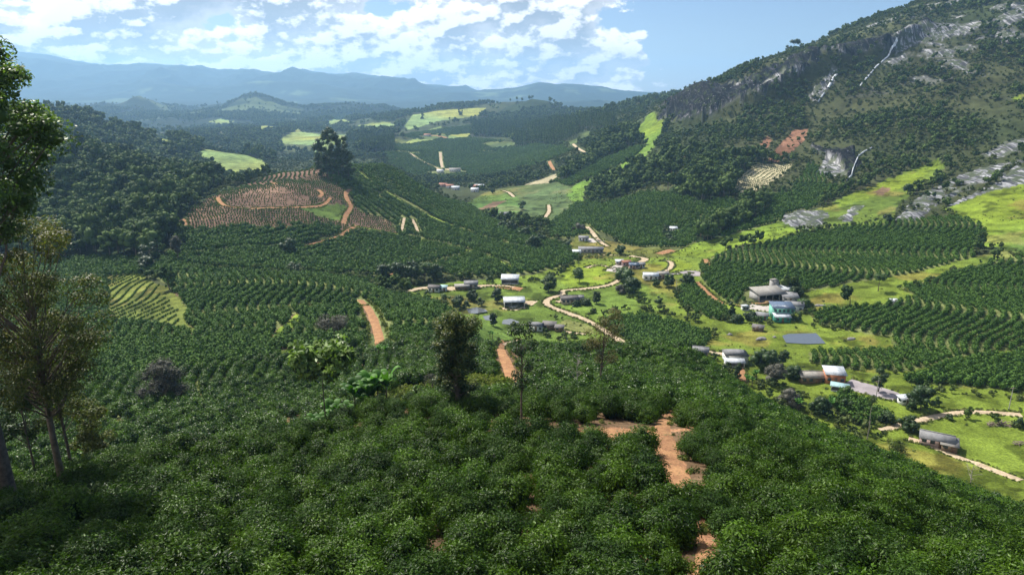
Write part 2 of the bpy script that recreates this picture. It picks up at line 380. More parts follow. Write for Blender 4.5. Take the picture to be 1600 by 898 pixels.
paint('hillp', [(325, 190), (345, 186), (365, 190), (350, 195)], 2500, 5000)
paint('dull', [(750, 224), (800, 221), (812, 228), (770, 232)], 1000, 2000)
paint('dull', [(560, 215), (600, 212), (640, 222), (600, 230)], 1000, 2400)
paint('hillp', [(390, 200), (420, 196), (440, 203), (410, 210)], 1400, 3400)
paint('dull', [(150, 186), (185, 198), (200, 206), (160, 196)], 760, 1500)
paint('dull', [(880, 215), (920, 205), (930, 215), (890, 226)], 900, 1800)
paint('dull', [(905, 330), (960, 322), (1000, 330), (960, 345)], 450, 900)
paint('dull', [(660, 215), (690, 208), (700, 214), (668, 219)], 1200, 2500)
# mid valley to the right of the road
paint('dull', [(728, 318), (760, 300), (790, 292), (870, 285), (910, 300), (900, 340), (860, 345), (800, 345), (740, 332)], 520, 1000)
paint('pasture', [(728, 318), (765, 300), (795, 297), (815, 315), (812, 332), (780, 334), (740, 330)], 560, 1000)
paint('brown', [(745, 327), (770, 316), (790, 313), (770, 326), (750, 330)], 560, 1000)
field(16, 'cgrass', [(856, 352), (880, 335), (905, 314), (940, 322), (1000, 304), (1060, 300), (1110, 300), (1150, 320), (1240, 300), (1290, 290), (1335, 290), (1270, 325), (1220, 348), (1130, 374), (1060, 388), (985, 386), (940, 362), (900, 372), (860, 372)],
      (900, 350), (1100, 330), 6.0, 1.9, 2.9, 10, 120, 420, 900)
paint('forest', [(1040, 300), (1060, 285), (1100, 262), (1180, 240), (1205, 255), (1150, 292), (1140, 312), (1100, 318), (1060, 306)], 480, 900)
paint('forest', [(915, 305), (930, 288), (1000, 260), (1050, 238), (1085, 240), (1060, 270), (1010, 290), (940, 318), (925, 318)], 560, 1000)
paint('forest', [(870, 280), (900, 262), (940, 225), (985, 205), (1000, 215), (985, 232), (940, 250), (905, 270), (878, 284)], 750, 1300)
paint('bright', [(883, 302), (900, 287), (935, 275), (985, 250), (1012, 225), (990, 205), (1015, 182), (1037, 190), (1030, 222), (1002, 252), (960, 272), (915, 292), (910, 320), (893, 314)], 560, 1400)
paint('slide', [(1060, 242), (1075, 236), (1082, 240), (1066, 247)], 500, 1200)
paint('forest', [(1085, 372), (1130, 350), (1170, 330), (1200, 312), (1210, 318), (1180, 345), (1130, 368), (1090, 382)], 400, 700)
paint('slide', [(1200, 252), (1212, 232), (1240, 203), (1263, 200), (1257, 220), (1237, 236), (1215, 254)], 500, 1200)
paint('slide', [(1182, 230), (1200, 212), (1207, 222), (1190, 240)], 500, 1200)
field(18, 'fallow', [(1145, 303), (1152, 282), (1180, 256), (1236, 258), (1222, 276), (1182, 297)], (1150, 290), (1225, 262), 4.0, 2.4, 1.0, 2, 60, 480, 1200)
field(19, 'coffee', [(1235, 300), (1265, 255), (1285, 262), (1290, 290), (1250, 305)], (1250, 300), (1275, 260), 3.6, 2.0, 2.2, 2, 60, 480, 1200)
# pastures on the mountain foot
paint('bright', [(1036, 402), (1085, 380), (1140, 368), (1215, 346), (1250, 350), (1252, 360), (1215, 377), (1160, 382), (1110, 402), (1050, 404)], 360, 800)
paint('pasture', [(1215, 350), (1280, 325), (1340, 298), (1400, 275), (1465, 248), (1478, 262), (1440, 290), (1400, 325), (1395, 352), (1350, 352), (1290, 357), (1250, 362)], 360, 900)
paint('bright', [(1280, 325), (1340, 300), (1400, 277), (1465, 250), (1470, 258), (1420, 290), (1350, 312), (1290, 330)], 360, 900)
paint('bright', [(1470, 325), (1540, 298), (1600, 285), (1750, 262), (1750, 370), (1600, 388), (1530, 384), (1540, 355), (1500, 340)], 300, 900)
paint('bright', [(1570, 155), (1600, 147), (1660, 140), (1600, 158)], 400, 1200)
paint('brown', [(1365, 300), (1380, 292), (1392, 294), (1380, 306)], 360, 900)
# rock
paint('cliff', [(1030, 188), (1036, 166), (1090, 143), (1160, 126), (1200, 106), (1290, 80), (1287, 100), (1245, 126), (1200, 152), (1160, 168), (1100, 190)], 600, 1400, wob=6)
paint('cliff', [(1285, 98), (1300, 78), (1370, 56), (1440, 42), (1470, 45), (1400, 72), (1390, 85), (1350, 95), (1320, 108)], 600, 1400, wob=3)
paint('rock', [(1380, 72), (1420, 52), (1470, 42), (1540, 32), (1525, 50), (1440, 66), (1400, 84)], 600, 1400, wob=3)
paint('rock', [(1540, 35), (1600, 10), (1640, 0), (1600, 30), (1560, 45)], 600, 1400, wob=3)
paint('rock', [(1262, 155), (1280, 130), (1300, 112), (1312, 116), (1296, 135), (1278, 160)], 600, 1400, wob=2)
paint('rock', [(1185, 140), (1240, 118), (1250, 122), (1200, 146)], 600, 1400, wob=3)
paint('rock', [(1400, 345), (1428, 312), (1480, 282), (1530, 264), (1600, 250), (1700, 235), (1700, 268), (1600, 287), (1540, 302), (1472, 327), (1430, 344)], 350, 900, wob=2)
for q_ in range(14):
    a_ = q_ * 2.4; cx0 = 1420 + q_ * 13; cy0 = 325 - q_ * 4.6 + 9 * math.sin(a_ * 3)
    paint('scrub', [(cx0, cy0), (cx0 + 9, cy0 - 5), (cx0 + 17, cy0 - 4), (cx0 + 10, cy0 + 4)], 350, 900, wob=3)
paint('scrub', [(1440, 335), (1500, 300), (1560, 278), (1560, 284), (1500, 312), (1450, 338)], 350, 900, wob=2)
paint('rock', [(1535, 242), (1565, 225), (1620, 210), (1620, 228), (1560, 247)], 350, 900, wob=2)
paint('rock', [(1278, 270), (1284, 250), (1300, 246), (1330, 252), (1325, 272), (1300, 276)], 450, 900, wob=2)
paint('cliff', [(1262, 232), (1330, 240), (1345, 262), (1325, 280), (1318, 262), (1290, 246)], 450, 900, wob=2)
paint('rock', [(1215, 345), (1240, 330), (1275, 330), (1298, 334), (1285, 347), (1265, 362), (1240, 358)], 350, 900, wob=4)
paint('rock', [(1312, 345), (1330, 324), (1355, 322), (1345, 332), (1328, 348)], 350, 900, wob=3)
# valley floor
paint('pasture', [(640, 525), (640, 447), (760, 436), (830, 430), (900, 405), (1060, 400), (1110, 402), (1120, 440), (1100, 560), (1000, 548), (830, 545), (700, 520)], 236, 700)
paint('pasture', [(1060, 445), (1120, 440), (1160, 480), (1250, 470), (1300, 480), (1420, 520), (1600, 530), (1800, 560), (1800, 850), (1600, 795), (1500, 757), (1400, 712), (1300, 672), (1200, 627), (1100, 565), (1060, 545)], 132, 420)
paint('dull', [(870, 395), (905, 365), (990, 385), (1060, 390), (1040, 402), (960, 402), (890, 406)], 370, 700)
paint('bright', [(875, 440), (890, 412), (950, 412), (958, 440), (900, 452)], 300, 500)
paint('bright', [(1010, 425), (1020, 412), (1060, 405), (1085, 415), (1060, 425)], 300, 500)
paint('pasture', [(1250, 458), (1290, 448), (1370, 430), (1430, 418), (1520, 402), (1600, 378), (1750, 350), (1750, 385), (1600, 396), (1530, 415), (1470, 430), (1420, 450), (1430, 464), (1350, 482), (1290, 476), (1265, 490)], 230, 600)
paint('corn', [(860, 512), (885, 498), (925, 510), (930, 522), (880, 520)], 236, 400)
field(12, 'coffee', [(932, 500), (960, 494), (1000, 493), (1060, 505), (1110, 524), (1100, 545), (1040, 549), (1000, 545), (962, 522)], (950, 505), (1100, 530), 2.9, 1.5, 2.2, 2, 50, 236, 400)
field(13, 'cgrass', [(1085, 428), (1112, 402), (1180, 385), (1280, 362), (1340, 354), (1440, 342), (1500, 338), (1540, 355), (1525, 385), (1518, 402), (1430, 425), (1330, 442), (1262, 455), (1205, 445), (1170, 472), (1140, 475), (1110, 450)],
      (1120, 440), (1180, 400), 3.7, 1.5, 2.1, 8, 110, 300, 640)
field(20, 'coffee', [(1055, 452), (1083, 446), (1110, 462), (1136, 480), (1150, 500), (1120, 500), (1070, 482)], (1070, 460), (1130, 492), 3.2, 1.5, 2.2, 2, 60, 240, 420)
field(14, 'cgrass', [(1262, 487), (1350, 480), (1430, 466), (1412, 450), (1470, 431), (1530, 418), (1600, 397), (1780, 360), (1780, 548), (1600, 548), (1560, 548), (1480, 560), (1420, 580), (1300, 575), (1262, 565), (1265, 551), (1330, 551), (1396, 546), (1390, 526), (1330, 517), (1280, 508)],
      (1420, 560), (1440, 480), 3.7, 1.5, 2.05, 10, 90, 190, 600)
field(15, 'coffee', [(1416, 594), (1480, 568), (1560, 555), (1780, 550), (1780, 625), (1600, 612), (1500, 603), (1420, 600)], (1430, 598), (1520, 570), 3.0, 1.4, 2.4, 2, 60, 180, 420)
field(21, 'coffee', [(1318, 612), (1345, 618), (1395, 655), (1350, 668), (1280, 632)], (1290, 628), (1350, 660), 3.4, 2.2, 2.3, 1, 60, 132, 300)
# coffee hill with the terraces
field(10, 'cgrass', [(500, 262), (520, 252), (560, 245), (600, 248), (640, 268), (700, 305), (790, 355), (880, 383), (910, 395), (892, 413), (830, 427), (740, 434), (690, 428), (600, 432), (520, 424), (500, 380), (545, 360), (560, 330), (530, 300)],
      (600, 360), (780, 405), 5.7, 1.8, 2.7, 9, 150, 290, 680)
field(11, 'coffee', [(250, 406), (290, 385), (286, 355), (380, 352), (500, 352), (545, 360), (520, 424), (440, 428), (330, 418)], (290, 390), (500, 372), 5.2, 1.8, 2.6, 6, 90, 290, 520)
field(9, 'terr', [(286, 348), (298, 325), (345, 300), (400, 283), (440, 267), (490, 255), (515, 275), (545, 300), (560, 330), (612, 345), (622, 364), (545, 362), (510, 352), (380, 354), (300, 362)],
      None, None, 4.2, 1.5, 1.15, 0, 60, 330, 700, rings=(505, 268))
paint('terr', [(345, 320), (400, 296), (440, 294), (485, 310), (490, 322), (420, 326), (370, 326)], 330, 700, fid=91)
FIELDS[91] = dict(FIELDS[9]); FIELDS[91]['size'] = 0.8; FIELDS[91]['skip'] = 0.3
paint('pasture', [(465, 325), (500, 318), (540, 320), (545, 340), (520, 345)], 330, 700)
# near hill: everything above the valley floor on this side is coffee
m = (GY < 262) & (Z > 20.5) & (GX < 140) & (CLS == NAMES.index('scrub')) | ((GY < 160) & (Z > 17.5) & (GR < 260))
CLS[m] = NAMES.index('coffee'); FID[m] = 1
FIELDS[1] = dict(b=(-330, 150, 8, 300), p0=(500, 760), p1=(900, 750), sp=2.3, st=1.62, size=2.08, amp=1.5, wl=40, ymin=12, rings=None, jit=0.5, skip=0.05)
field(22, 'coffee', [(-250, 408), (100, 405), (250, 404), (520, 425), (620, 438), (640, 452), (560, 440), (400, 432), (250, 428), (180, 436), (178, 500), (-250, 505)], (100, 450), (240, 415), 3.6, 1.4, 2.1, 4, 80, 165, 400)
paint('dull', [(290, 412), (400, 421), (520, 428), (600, 434), (596, 438), (520, 433), (400, 427), (290, 418)], 200, 380)
field(4, 'cgrass', [(215, 424), (330, 428), (440, 433), (560, 440), (612, 462), (560, 478), (520, 481), (470, 483), (430, 517), (400, 531), (330, 526), (305, 512), (275, 452), (240, 430)], (310, 530), (356, 455), 3.5, 1.1, 2.0, 5, 70, 170, 330)
field(5, 'young', [(170, 432), (215, 427), (262, 450), (285, 480), (303, 521), (270, 516), (230, 507), (170, 497)], (180, 500), (250, 455), 3.6, 1.0, 0.75, 2, 60, 170, 330)
field(3, 'cgrass', [(-250, 500), (130, 500), (180, 499), (230, 509), (300, 524), (400, 536), (470, 552), (480, 575), (430, 592), (330, 602), (280, 640), (200, 655), (130, 642), (0, 620), (-250, 610)], (250, 600), (345, 535), 3.3, 1.1, 1.95, 5, 70, 95, 300)
field(6, 'coffee', [(438, 532), (470, 486), (560, 479), (578, 510), (592, 545), (480, 548)], (480, 542), (525, 488), 3.3, 1.2, 1.95, 3, 60, 100, 300)
field(7, 'cgrass', [(566, 472), (600, 462), (670, 465), (712, 490), (700, 515), (660, 545), (600, 545), (590, 512)], (630, 545), (650, 478), 3.4, 1.1, 1.95, 4, 60, 100, 300)
field(2, 'coffee', [(-250, 640), (130, 648), (180, 658), (290, 642), (340, 608), (480, 588), (600, 565), (680, 578), (690, 598), (640, 608), (560, 625), (400, 660), (255, 690), (170, 706), (0, 742), (-250, 745)], (300, 655), (450, 603), 3.1, 1.3, 1.9, 4, 60, 66, 240)
paint('corn', [(552, 632), (640, 606), (690, 598), (760, 590), (800, 600), (832, 613), (760, 620), (680, 627), (600, 643)], 60, 130)
paint('bright', [(418, 532), (440, 510), (466, 490), (474, 494), (452, 516), (432, 534)], 120, 300)
paint('bright', [(425, 545), (450, 545), (480, 560), (508, 575), (500, 580), (455, 562)], 100, 300)
paint('young', [(262, 450), (285, 470), (305, 522), (292, 520), (272, 480), (240, 448)], 170, 330)
for dx_, dy_, s_ in ((0, 0, 1), (40, 5, .7), (150, 50, .6), (310, -2, .7), (690 - 150, 120, .6), (835 - 150, 100, .6)):
    paint('soil', [(120 + dx_, 662 + dy_), (150 + dx_, 655 + dy_), (180 + dx_, 659 + dy_), (150 + dx_, 668 + dy_)], 30, 200)
paint('soil', [(1040, 645), (1054, 645), (1056, 700), (1070, 770), (1104, 880), (1112, 960), (1096, 960), (1066, 800), (1034, 700)], 14, 70, wob=1)
paint('soil', [(900, 672), (985, 668), (1040, 672), (1044, 706), (985, 704), (915, 700)], 30, 70)
paint('soil', [(300, 884), (380, 884), (370, 930), (310, 930)], 14, 60)

# ------------------------------------------------------------------ meshes
def mesh_np(name, verts, quads=None, tris=None, mats=(), matidx=None, smooth=False, attrs=None):
    me = bpy.data.meshes.new(name)
    verts = np.ascontiguousarray(verts, np.float32)
    me.vertices.add(len(verts)); me.vertices.foreach_set('co', verts.ravel())
    li = []; st = []; tot = 0
    if quads is not None and len(quads):
        q = np.asarray(quads, np.int32); li.append(q.ravel()); st.append(tot + np.arange(len(q)) * 4); tot += q.size
    if tris is not None and len(tris):
        t = np.asarray(tris, np.int32); li.append(t.ravel()); st.append(tot + np.arange(len(t)) * 3); tot += t.size
    li = np.concatenate(li).astype(np.int32); st = np.concatenate(st).astype(np.int32)
    me.loops.add(len(li)); me.loops.foreach_set('vertex_index', li)
    me.polygons.add(len(st)); me.polygons.foreach_set('loop_start', st)
    for mt in mats: me.materials.append(mt)
    if matidx is not None: me.polygons.foreach_set('material_index', np.asarray(matidx, np.int32))
    if smooth: me.polygons.foreach_set('use_smooth', np.ones(len(st), bool))
    if attrs:
        for k, (typ, dat) in attrs.items():
            a = me.attributes.new(k, typ, 'POINT')
            a.data.foreach_set('color' if typ == 'FLOAT_COLOR' else ('vector' if typ == 'FLOAT_VECTOR' else 'value'), np.ascontiguousarray(dat).ravel())
    me.update(calc_edges=True)
    return me
def link(name, me, parent=None):
    o = bpy.data.objects.new(name, me); COL.objects.link(o)
    if parent is not None: o.parent = parent
    return o
def tag(o, label=None, cat=None, group=None, kind=None):
    if label: o['label'] = label
    if cat: o['category'] = cat
    if group: o['group'] = group
    if kind: o['kind'] = kind
    return o
def empty(name, loc, rz=0.0):
    o = bpy.data.objects.new(name, None); COL.objects.link(o); o.location = loc; o.rotation_euler = (0, 0, rz); o.empty_display_size = 0.5
    return o

def new_mat(name):
    m = bpy.data.materials.new(name); m.use_nodes = True
    nt = m.node_tree; return m, nt, NT(nt), nt.nodes['Principled BSDF']
def plain(name, color, rough=0.8, var=0.18, scale=1.5, metal=0.0, bump=0.0, spec=0.4):
    m, nt, N, b = new_mat(name)
    g = nt.nodes.new('ShaderNodeTexCoord')
    n1 = N.noise(g.outputs['Object'], scale, 5, 0.6)
    f = N.ramp(n1, 0.3, 0.7, 1 - var, 1 + var)
    cc = N.vmath('SCALE', (color[0], color[1], color[2])); 
    v = cc.node; nt.links.new(f, v.inputs['Scale'])
    nt.links.new(cc, b.inputs['Base Color']); b.inputs['Roughness'].default_value = rough; b.inputs['Metallic'].default_value = metal
    b.inputs['Specular IOR Level'].default_value = spec
    if bump:
        bp = nt.nodes.new('ShaderNodeBump'); bp.inputs['Distance'].default_value = bump; nt.links.new(n1, bp.inputs['Height']); nt.links.new(bp.outputs[0], b.inputs['Normal'])
    return m
def leafy(name, c1, c2, rough=0.42, trans=0.22, spec=0.5, tvar=0.35):
    m, nt, N, b = new_mat(name)
    oi = nt.nodes.new('ShaderNodeObjectInfo'); g = nt.nodes.new('ShaderNodeNewGeometry')
    rnd = N.math('ADD', N.math('MULTIPLY', oi.outputs['Random'], 0.6), N.math('MULTIPLY', g.outputs['Random Per Island'], 0.4))
    c = N.mix(rnd, c1, c2)
    f = N.ramp(g.outputs['Random Per Island'], 0, 1, 1 - tvar, 1 + tvar, smooth=False)
    cs = N.vmath('SCALE', c); nt.links.new(f, cs.node.inputs['Scale'])
    nt.links.new(cs, b.inputs['Base Color']); b.inputs['Roughness'].default_value = rough; b.inputs['Specular IOR Level'].default_value = spec
    if trans > 0:
        t = nt.nodes.new('ShaderNodeBsdfTranslucent'); ct = N.mix(1.0, cs, (1.3, 1.5, 0.6), 'MULTIPLY'); nt.links.new(ct, t.inputs[0])
        mx = nt.nodes.new('ShaderNodeMixShader'); mx.inputs[0].default_value = trans
        nt.links.new(b.outputs[0], mx.inputs[1]); nt.links.new(t.outputs[0], mx.inputs[2])
        nt.links.new(mx.outputs[0], nt.nodes['Material Output'].inputs[0])
    return m

nearsoil = (FID == 1)
# ground colours per vertex (the surfaces' own colours) with mottling
base = np.array([PAL[k] for k in NAMES])[CLS]
nA = fbm(GX, GY, 14, 4, 81)[..., None]; nB = fbm(GX, GY, 45, 3, 82)[..., None]; nC = fbm(GX, GY, 160, 3, 83)[..., None]
isgr = np.isin(CLS, [NAMES.index(k) for k in ('pasture', 'bright', 'dull', 'hillp', 'young')])[..., None]
base[nearsoil & (CLS == NAMES.index('coffee'))] = (.13, .085, .05)
base = base * (1 + 0.42 * nA + 0.42 * nB)
bare = np.clip((fbm(GX, GY, 26, 4, 95) - .30) * 7, 0, 1)[..., None] * isgr * (GR[..., None] < 900) * .45
base = base * (1 - bare) + np.array([.19, .165, .075]) * bare
yel = np.array([1.18, 1.0, 0.75]); base = np.where(isgr, base * (1 + (yel - 1) * np.clip(nC * 2.2 + 0.3, -0.6, 1.3)), base)
weed = (np.clip((fbm(GX, GY, 7, 3, 84) - 0.22) * 5, 0, 1))[..., None] * (isgr & (GR[..., None] < 700))
base = base * (1 - weed * 0.55)
# the mountain's thin heath: brown and grey-green patches, bare grey rock showing through high up
isc = (CLS == NAMES.index('scrub'))[..., None]
base = np.where(isc, base * (1 + np.array([.22, .08, .15]) * np.clip(nC * 2, -0.5, 1)), base)
rockm = ((CLS == NAMES.index('rock')) | (CLS == NAMES.index('cliff'))).astype(float)
out = np.clip((fbm(GX + GY * .5, GY, 34, 5, 85, gain=0.65) - 0.30) * 9, 0, 1) * np.clip((Z - 95) / 50, 0, 1) * (GX > 200) * (GR < 2600)
rockm = np.maximum(rockm, out * 0.9)
base = np.where((out[..., None] > 0) & isc, base * (1 - out[..., None]) + np.array(PAL['rock']) * out[..., None], base)
# woods on the distant ranges with paler clearings
fm = (GR > 2600)
clr = np.clip((fbm(GX, GY, 300, 4, 86) - 0.33) * 5, 0, 1) * (GR < 7500) * .8
bf = np.array([.011, .022, .012]) * (1 + 0.5 * fbm(GX, GY, 120, 4, 87)[..., None])
bf = bf * (1 - clr[..., None]) + np.array([.10, .135, .06]) * clr[..., None]
base = np.where(fm[..., None] & ~isgr, bf, base)
base = np.clip(base, 0.004, 0.9)
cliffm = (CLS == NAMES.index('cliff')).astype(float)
# the cliffs stand up steeply at their foot and ease off above
cm = (cliffm > 0) & (GR > 800) & (GU < R_(34)); has = cm.any(0); i0 = cm.argmax(0); i1 = NV - 1 - cm[::-1].argmax(0)
hj = np.where(has)[0]; sm = lambda a: np.convolve(np.pad(np.interp(np.arange(NU), hj, a[hj]), 12, 'edge'), np.ones(25) / 25, 'valid')
i0s = sm(i0); i1s = sm(i1)
I_ = np.arange(NV)[:, None] - i0s[None, :] + 3; W_ = np.maximum(i1s - i0s, 6)[None, :]
prof = np.clip(I_ / np.minimum(7.0, W_ * .3), 0, 1) * np.clip((W_ * 1.25 - I_) / W_, 0, 1)
env = np.convolve(has.astype(float), np.ones(31) / 31, 'same')[None, :]
Z += np.where(I_ > 0, prof, 0) * env * (15 + 9 * fbm(GX, GY, 40, 3, 90))
Z += np.where(rockm > 0.5, 1.2 * fbm(GX * 1.0, GY, 16, 4, 88, ridged=True), 0) + cliffm * 11.0 * fbm(GX, GY, 55, 4, 89, ridged=True)

def ground_mat(name):
    m, nt, N, b = new_mat(name)
    a = nt.nodes.new('ShaderNodeAttribute'); a.attribute_name = 'cover'
    r = nt.nodes.new('ShaderNodeAttribute'); r.attribute_name = 'rock'
    g = nt.nodes.new('ShaderNodeNewGeometry'); P = g.outputs['Position']
    fine = N.noise(P, 1.6, 5, 0.7); mid = N.noise(P, 0.16, 5, 0.65); pebb = N.noise(P, 9.0, 3, 0.6)
    f = N.math('MULTIPLY', N.ramp(fine, 0.3, 0.7, 0.62, 1.38), N.ramp(mid, 0.3, 0.7, 0.72, 1.28))
    f = N.math('MULTIPLY', f, N.ramp(pebb, 0.35, 0.65, 0.8, 1.2))
    c = N.vmath('SCALE', a.outputs['Color']); nt.links.new(f, c.node.inputs['Scale'])
    # bare rock: pale sheets with dark wet streaks running down the slope
    ps = N.scale(P, (0.30, 0.035, 0.02)); st = N.noise(ps, 1.0, 8, 0.72, 0.6)
    pat = N.noise(P, 0.11, 7, 0.7, 0.3)
    pale = N.mix(N.ramp(st, 0.46, 0.60), (0.045, 0.045, 0.05), (0.38, 0.38, 0.40))
    pale = N.mix(N.ramp(pat, 0.47, 0.55), pale, (0.055, 0.07, 0.03))
    dark = N.mix(N.ramp(st, 0.52, 0.72), (0.008, 0.009, 0.012), (0.095, 0.093, 0.108))  # cliff rock darkened overall, the shade of its backlit face put into the colour
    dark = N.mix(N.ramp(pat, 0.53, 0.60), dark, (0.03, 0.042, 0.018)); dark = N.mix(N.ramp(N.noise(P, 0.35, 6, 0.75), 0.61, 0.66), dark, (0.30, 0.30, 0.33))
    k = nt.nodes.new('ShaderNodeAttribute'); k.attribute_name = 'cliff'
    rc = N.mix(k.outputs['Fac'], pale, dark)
    rf = N.ramp(N.math('ADD', r.outputs['Fac'], N.math('MULTIPLY', N.math('SUBTRACT', mid, 0.5), 1.2)), 0.42, 0.58)
    cc = N.mix(rf, c, rc)
    nt.links.new(cc, b.inputs['Base Color'])
    nt.links.new(N.ramp(N.math('SUBTRACT', rf, k.outputs['Fac']), 0, 1, 0.95, 0.55), b.inputs['Roughness'])
    nt.links.new(N.ramp(N.math('SUBTRACT', rf, k.outputs['Fac']), 0, 1, 0.05, 0.25), b.inputs['Specular IOR Level'])
    bp = nt.nodes.new('ShaderNodeBump'); bp.inputs['Distance'].default_value = 0.6; bp.inputs['Strength'].default_value = 0.55
    hh = N.math('ADD', N.math('MULTIPLY', fine, 0.35), N.math('MULTIPLY', N.math('MULTIPLY', st, rf), 2.5))
    nt.links.new(hh, bp.inputs['Height']); nt.links.new(bp.outputs[0], b.inputs['Normal'])
    return m
GM = ground_mat('ground_cover')
idx = np.arange(NU * NV).reshape(NV, NU)
quads = np.stack([idx[:-1, :-1], idx[:-1, 1:], idx[1:, 1:], idx[1:, :-1]], -1)
rq = GR[:-1, :-1]; xq = GX[:-1, :-1]; yq = GY[:-1, :-1]; zq = Z[:-1, :-1]
fx_, fy_ = world_poly([(1150, 378), (1210, 346), (1215, 300), (1145, 305), (1040, 300), (1020, 270), (1060, 240), (1090, 200), (1000, 185)], 380, 1500)
mt_poly = inside(*[np.concatenate([uv_of(fx_, fy_)[i], [e]]) if 0 else uv_of(fx_, fy_)[i] for i, e in ((0, 0), (1, 0))], GU[:-1, :-1], GV[:-1, :-1])
foot = np.interp(xq, [60, 120, 200, 300, 420, 600], [1700, 700, 640, 560, 470, 400])
mount = (xq > 150) & (yq > foot) & (rq < 2600)
def part_ground(name, mask, mat=GM):
    q = quads[mask].reshape(-1, 4); used, inv = np.unique(q, return_inverse=True)
    V = np.stack([GX, GY, Z], -1).reshape(-1, 3)[used]
    cc = np.concatenate([base.reshape(-1, 3)[used], np.ones((len(used), 1))], 1).astype(np.float32)
    me = mesh_np(name, V, quads=inv.reshape(-1, 4), mats=[mat], smooth=True,
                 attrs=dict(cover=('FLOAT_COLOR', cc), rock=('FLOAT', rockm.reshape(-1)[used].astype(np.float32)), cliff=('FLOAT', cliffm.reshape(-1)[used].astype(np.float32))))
    return tag(link(name, me), kind='structure')
part_ground('terrain', (rq < 2600) & ~mount)
part_ground('rocky_mountain', mount)
part_ground('hills', (rq >= 2600) & (rq < 4900))
part_ground('mountains', rq >= 4900)
# ------------------------------------------------------------------ the air between here and the far ranges
hz = []
b0 = (-13500, -300, -130); b1 = (13500, 14200, 760)
vv = [(x, y, z) for x in (b0[0], b1[0]) for y in (b0[1], b1[1]) for z in (b0[2], b1[2])]
me = mesh_np('haze', vv, quads=[(0, 1, 3, 2), (4, 6, 7, 5), (0, 4, 5, 1), (2, 3, 7, 6), (0, 2, 6, 4), (1, 5, 7, 3)])
hm = bpy.data.materials.new('haze'); hm.use_nodes = True; hm.node_tree.nodes.clear()
pv = hm.node_tree.nodes.new('ShaderNodeVolumePrincipled'); ho = hm.node_tree.nodes.new('ShaderNodeOutputMaterial')
pv.inputs['Color'].default_value = (0.38, 0.66, 1.0, 1); pv.inputs['Density'].default_value = 0.000098; pv.inputs['Anisotropy'].default_value = 0.35
hm.node_tree.links.new(pv.outputs[0], ho.inputs['Volume']); me.materials.append(hm)
tag(link('haze', me), 'thin blue haze lying over the far valley and mountains', 'haze', kind='stuff')
# ------------------------------------------------------------------ foliage building blocks
rng = np.random.default_rng(7)
def unit(v): return v / np.maximum(np.linalg.norm(v, axis=-1, keepdims=True), 1e-9)
def leaves(pos, nrm, size, aspect=0.5, tilt=0.7, fold=False, r=None, dirs=None):
    """pos (n,3), nrm (n,3) general outward direction, size (n,). Quads, or two quads folded along the midrib."""
    r = r or rng; n_ = len(pos)
    nn_ = unit(nrm + r.normal(0, tilt, (n_, 3)))
    d = r.normal(0, 1, (n_, 3)) if dirs is None else dirs + r.normal(0, 0.35, (n_, 3))
    d = unit(d - nn_ * (d * nn_).sum(-1, keepdims=True)); s = np.cross(nn_, d)
    L = size[:, None]; Wd = L * aspect
    if not fold:
        a = pos - d * L * .5; b = pos + s * Wd * .5; c = pos + d * L * .5; e = pos - s * Wd * .5
        V = np.stack([a, b, c, e], 1).reshape(-1, 3); q = np.arange(n_ * 4).reshape(-1, 4)
        return V, q
    droop = nn_ * L * 0.12
    a = pos; c = pos + d * L - droop
    b1 = pos + d * L * .38 + s * Wd * .5 - nn_ * Wd * .22; b2 = pos + d * L * .38 - s * Wd * .5 - nn_ * Wd * .22
    m_ = pos + d * L * .5
    V = np.stack([a, b1, c, b2, m_], 1).reshape(-1, 3); k = np.arange(n_)[:, None] * 5
    q = np.concatenate([k + np.array([[0, 1, 2, 4]]), k + np.array([[0, 4, 2, 3]])])
    return V, q
def ico(sub):
    import bmesh
    bm = bmesh.new(); bmesh.ops.create_icosphere(bm, subdivisions=sub, radius=1.0)
    v = np.array([x.co[:] for x in bm.verts]); f = np.array([[y.index for y in x.verts] for x in bm.faces]); bm.free(); return v, f
ICO = {k: ico(k) for k in (1, 2, 3)}
def lump(c, rad, sub, rough, seed):
    v, f = ICO[sub]; k = 1 + rough * fbm(v[:, 0] * 2 + seed * 3.1, v[:, 1] * 2 + v[:, 2] * 1.7, 1.0, 2, seed)[:, None]
    return v * np.asarray(rad) * k + np.asarray(c), f
class Soup:
    def __init__(s): s.v = []; s.q = []; s.t = []; s.qm = []; s.tm = []; s.n = 0
    def add(s, V, q=None, t=None, m=0):
        s.v.append(np.asarray(V, float))
        if q is not None and len(q): s.q.append(np.asarray(q) + s.n); s.qm.append(np.full(len(q), m))
        if t is not None and len(t): s.t.append(np.asarray(t) + s.n); s.tm.append(np.full(len(t), m))
        s.n += len(V); return s
    def mesh(s, name, mats, smooth=False):
        q = np.concatenate(s.q) if s.q else None; t = np.concatenate(s.t) if s.t else None
        mi = np.concatenate(s.qm + s.tm)
        return mesh_np(name, np.concatenate(s.v), q, t, mats, mi, smooth)
def tube(p, rad, sides=7):
    p = np.asarray(p, float); rad = np.asarray(rad, float); m = len(p)
    tn = np.gradient(p, axis=0); tn = unit(tn); ref = np.array([0.13, 0.98, 0.1]) if abs(tn[0][2]) > 0.5 else np.array([0, 0, 1.0])
    a = unit(np.cross(tn, ref)); b = np.cross(tn, a)
    th = np.linspace(0, 2 * math.pi, sides, endpoint=False)
    V = (p[:, None] + rad[:, None, None] * (np.cos(th)[None, :, None] * a[:, None] + np.sin(th)[None, :, None] * b[:, None])).reshape(-1, 3)
    i = np.arange(m - 1)[:, None] * sides; j = np.arange(sides)[None]; k = (j + 1) % sides
    q = np.stack([i + j, i + k, i + sides + k, i + sides + j], -1).reshape(-1, 4)
    return V, q
M = {}
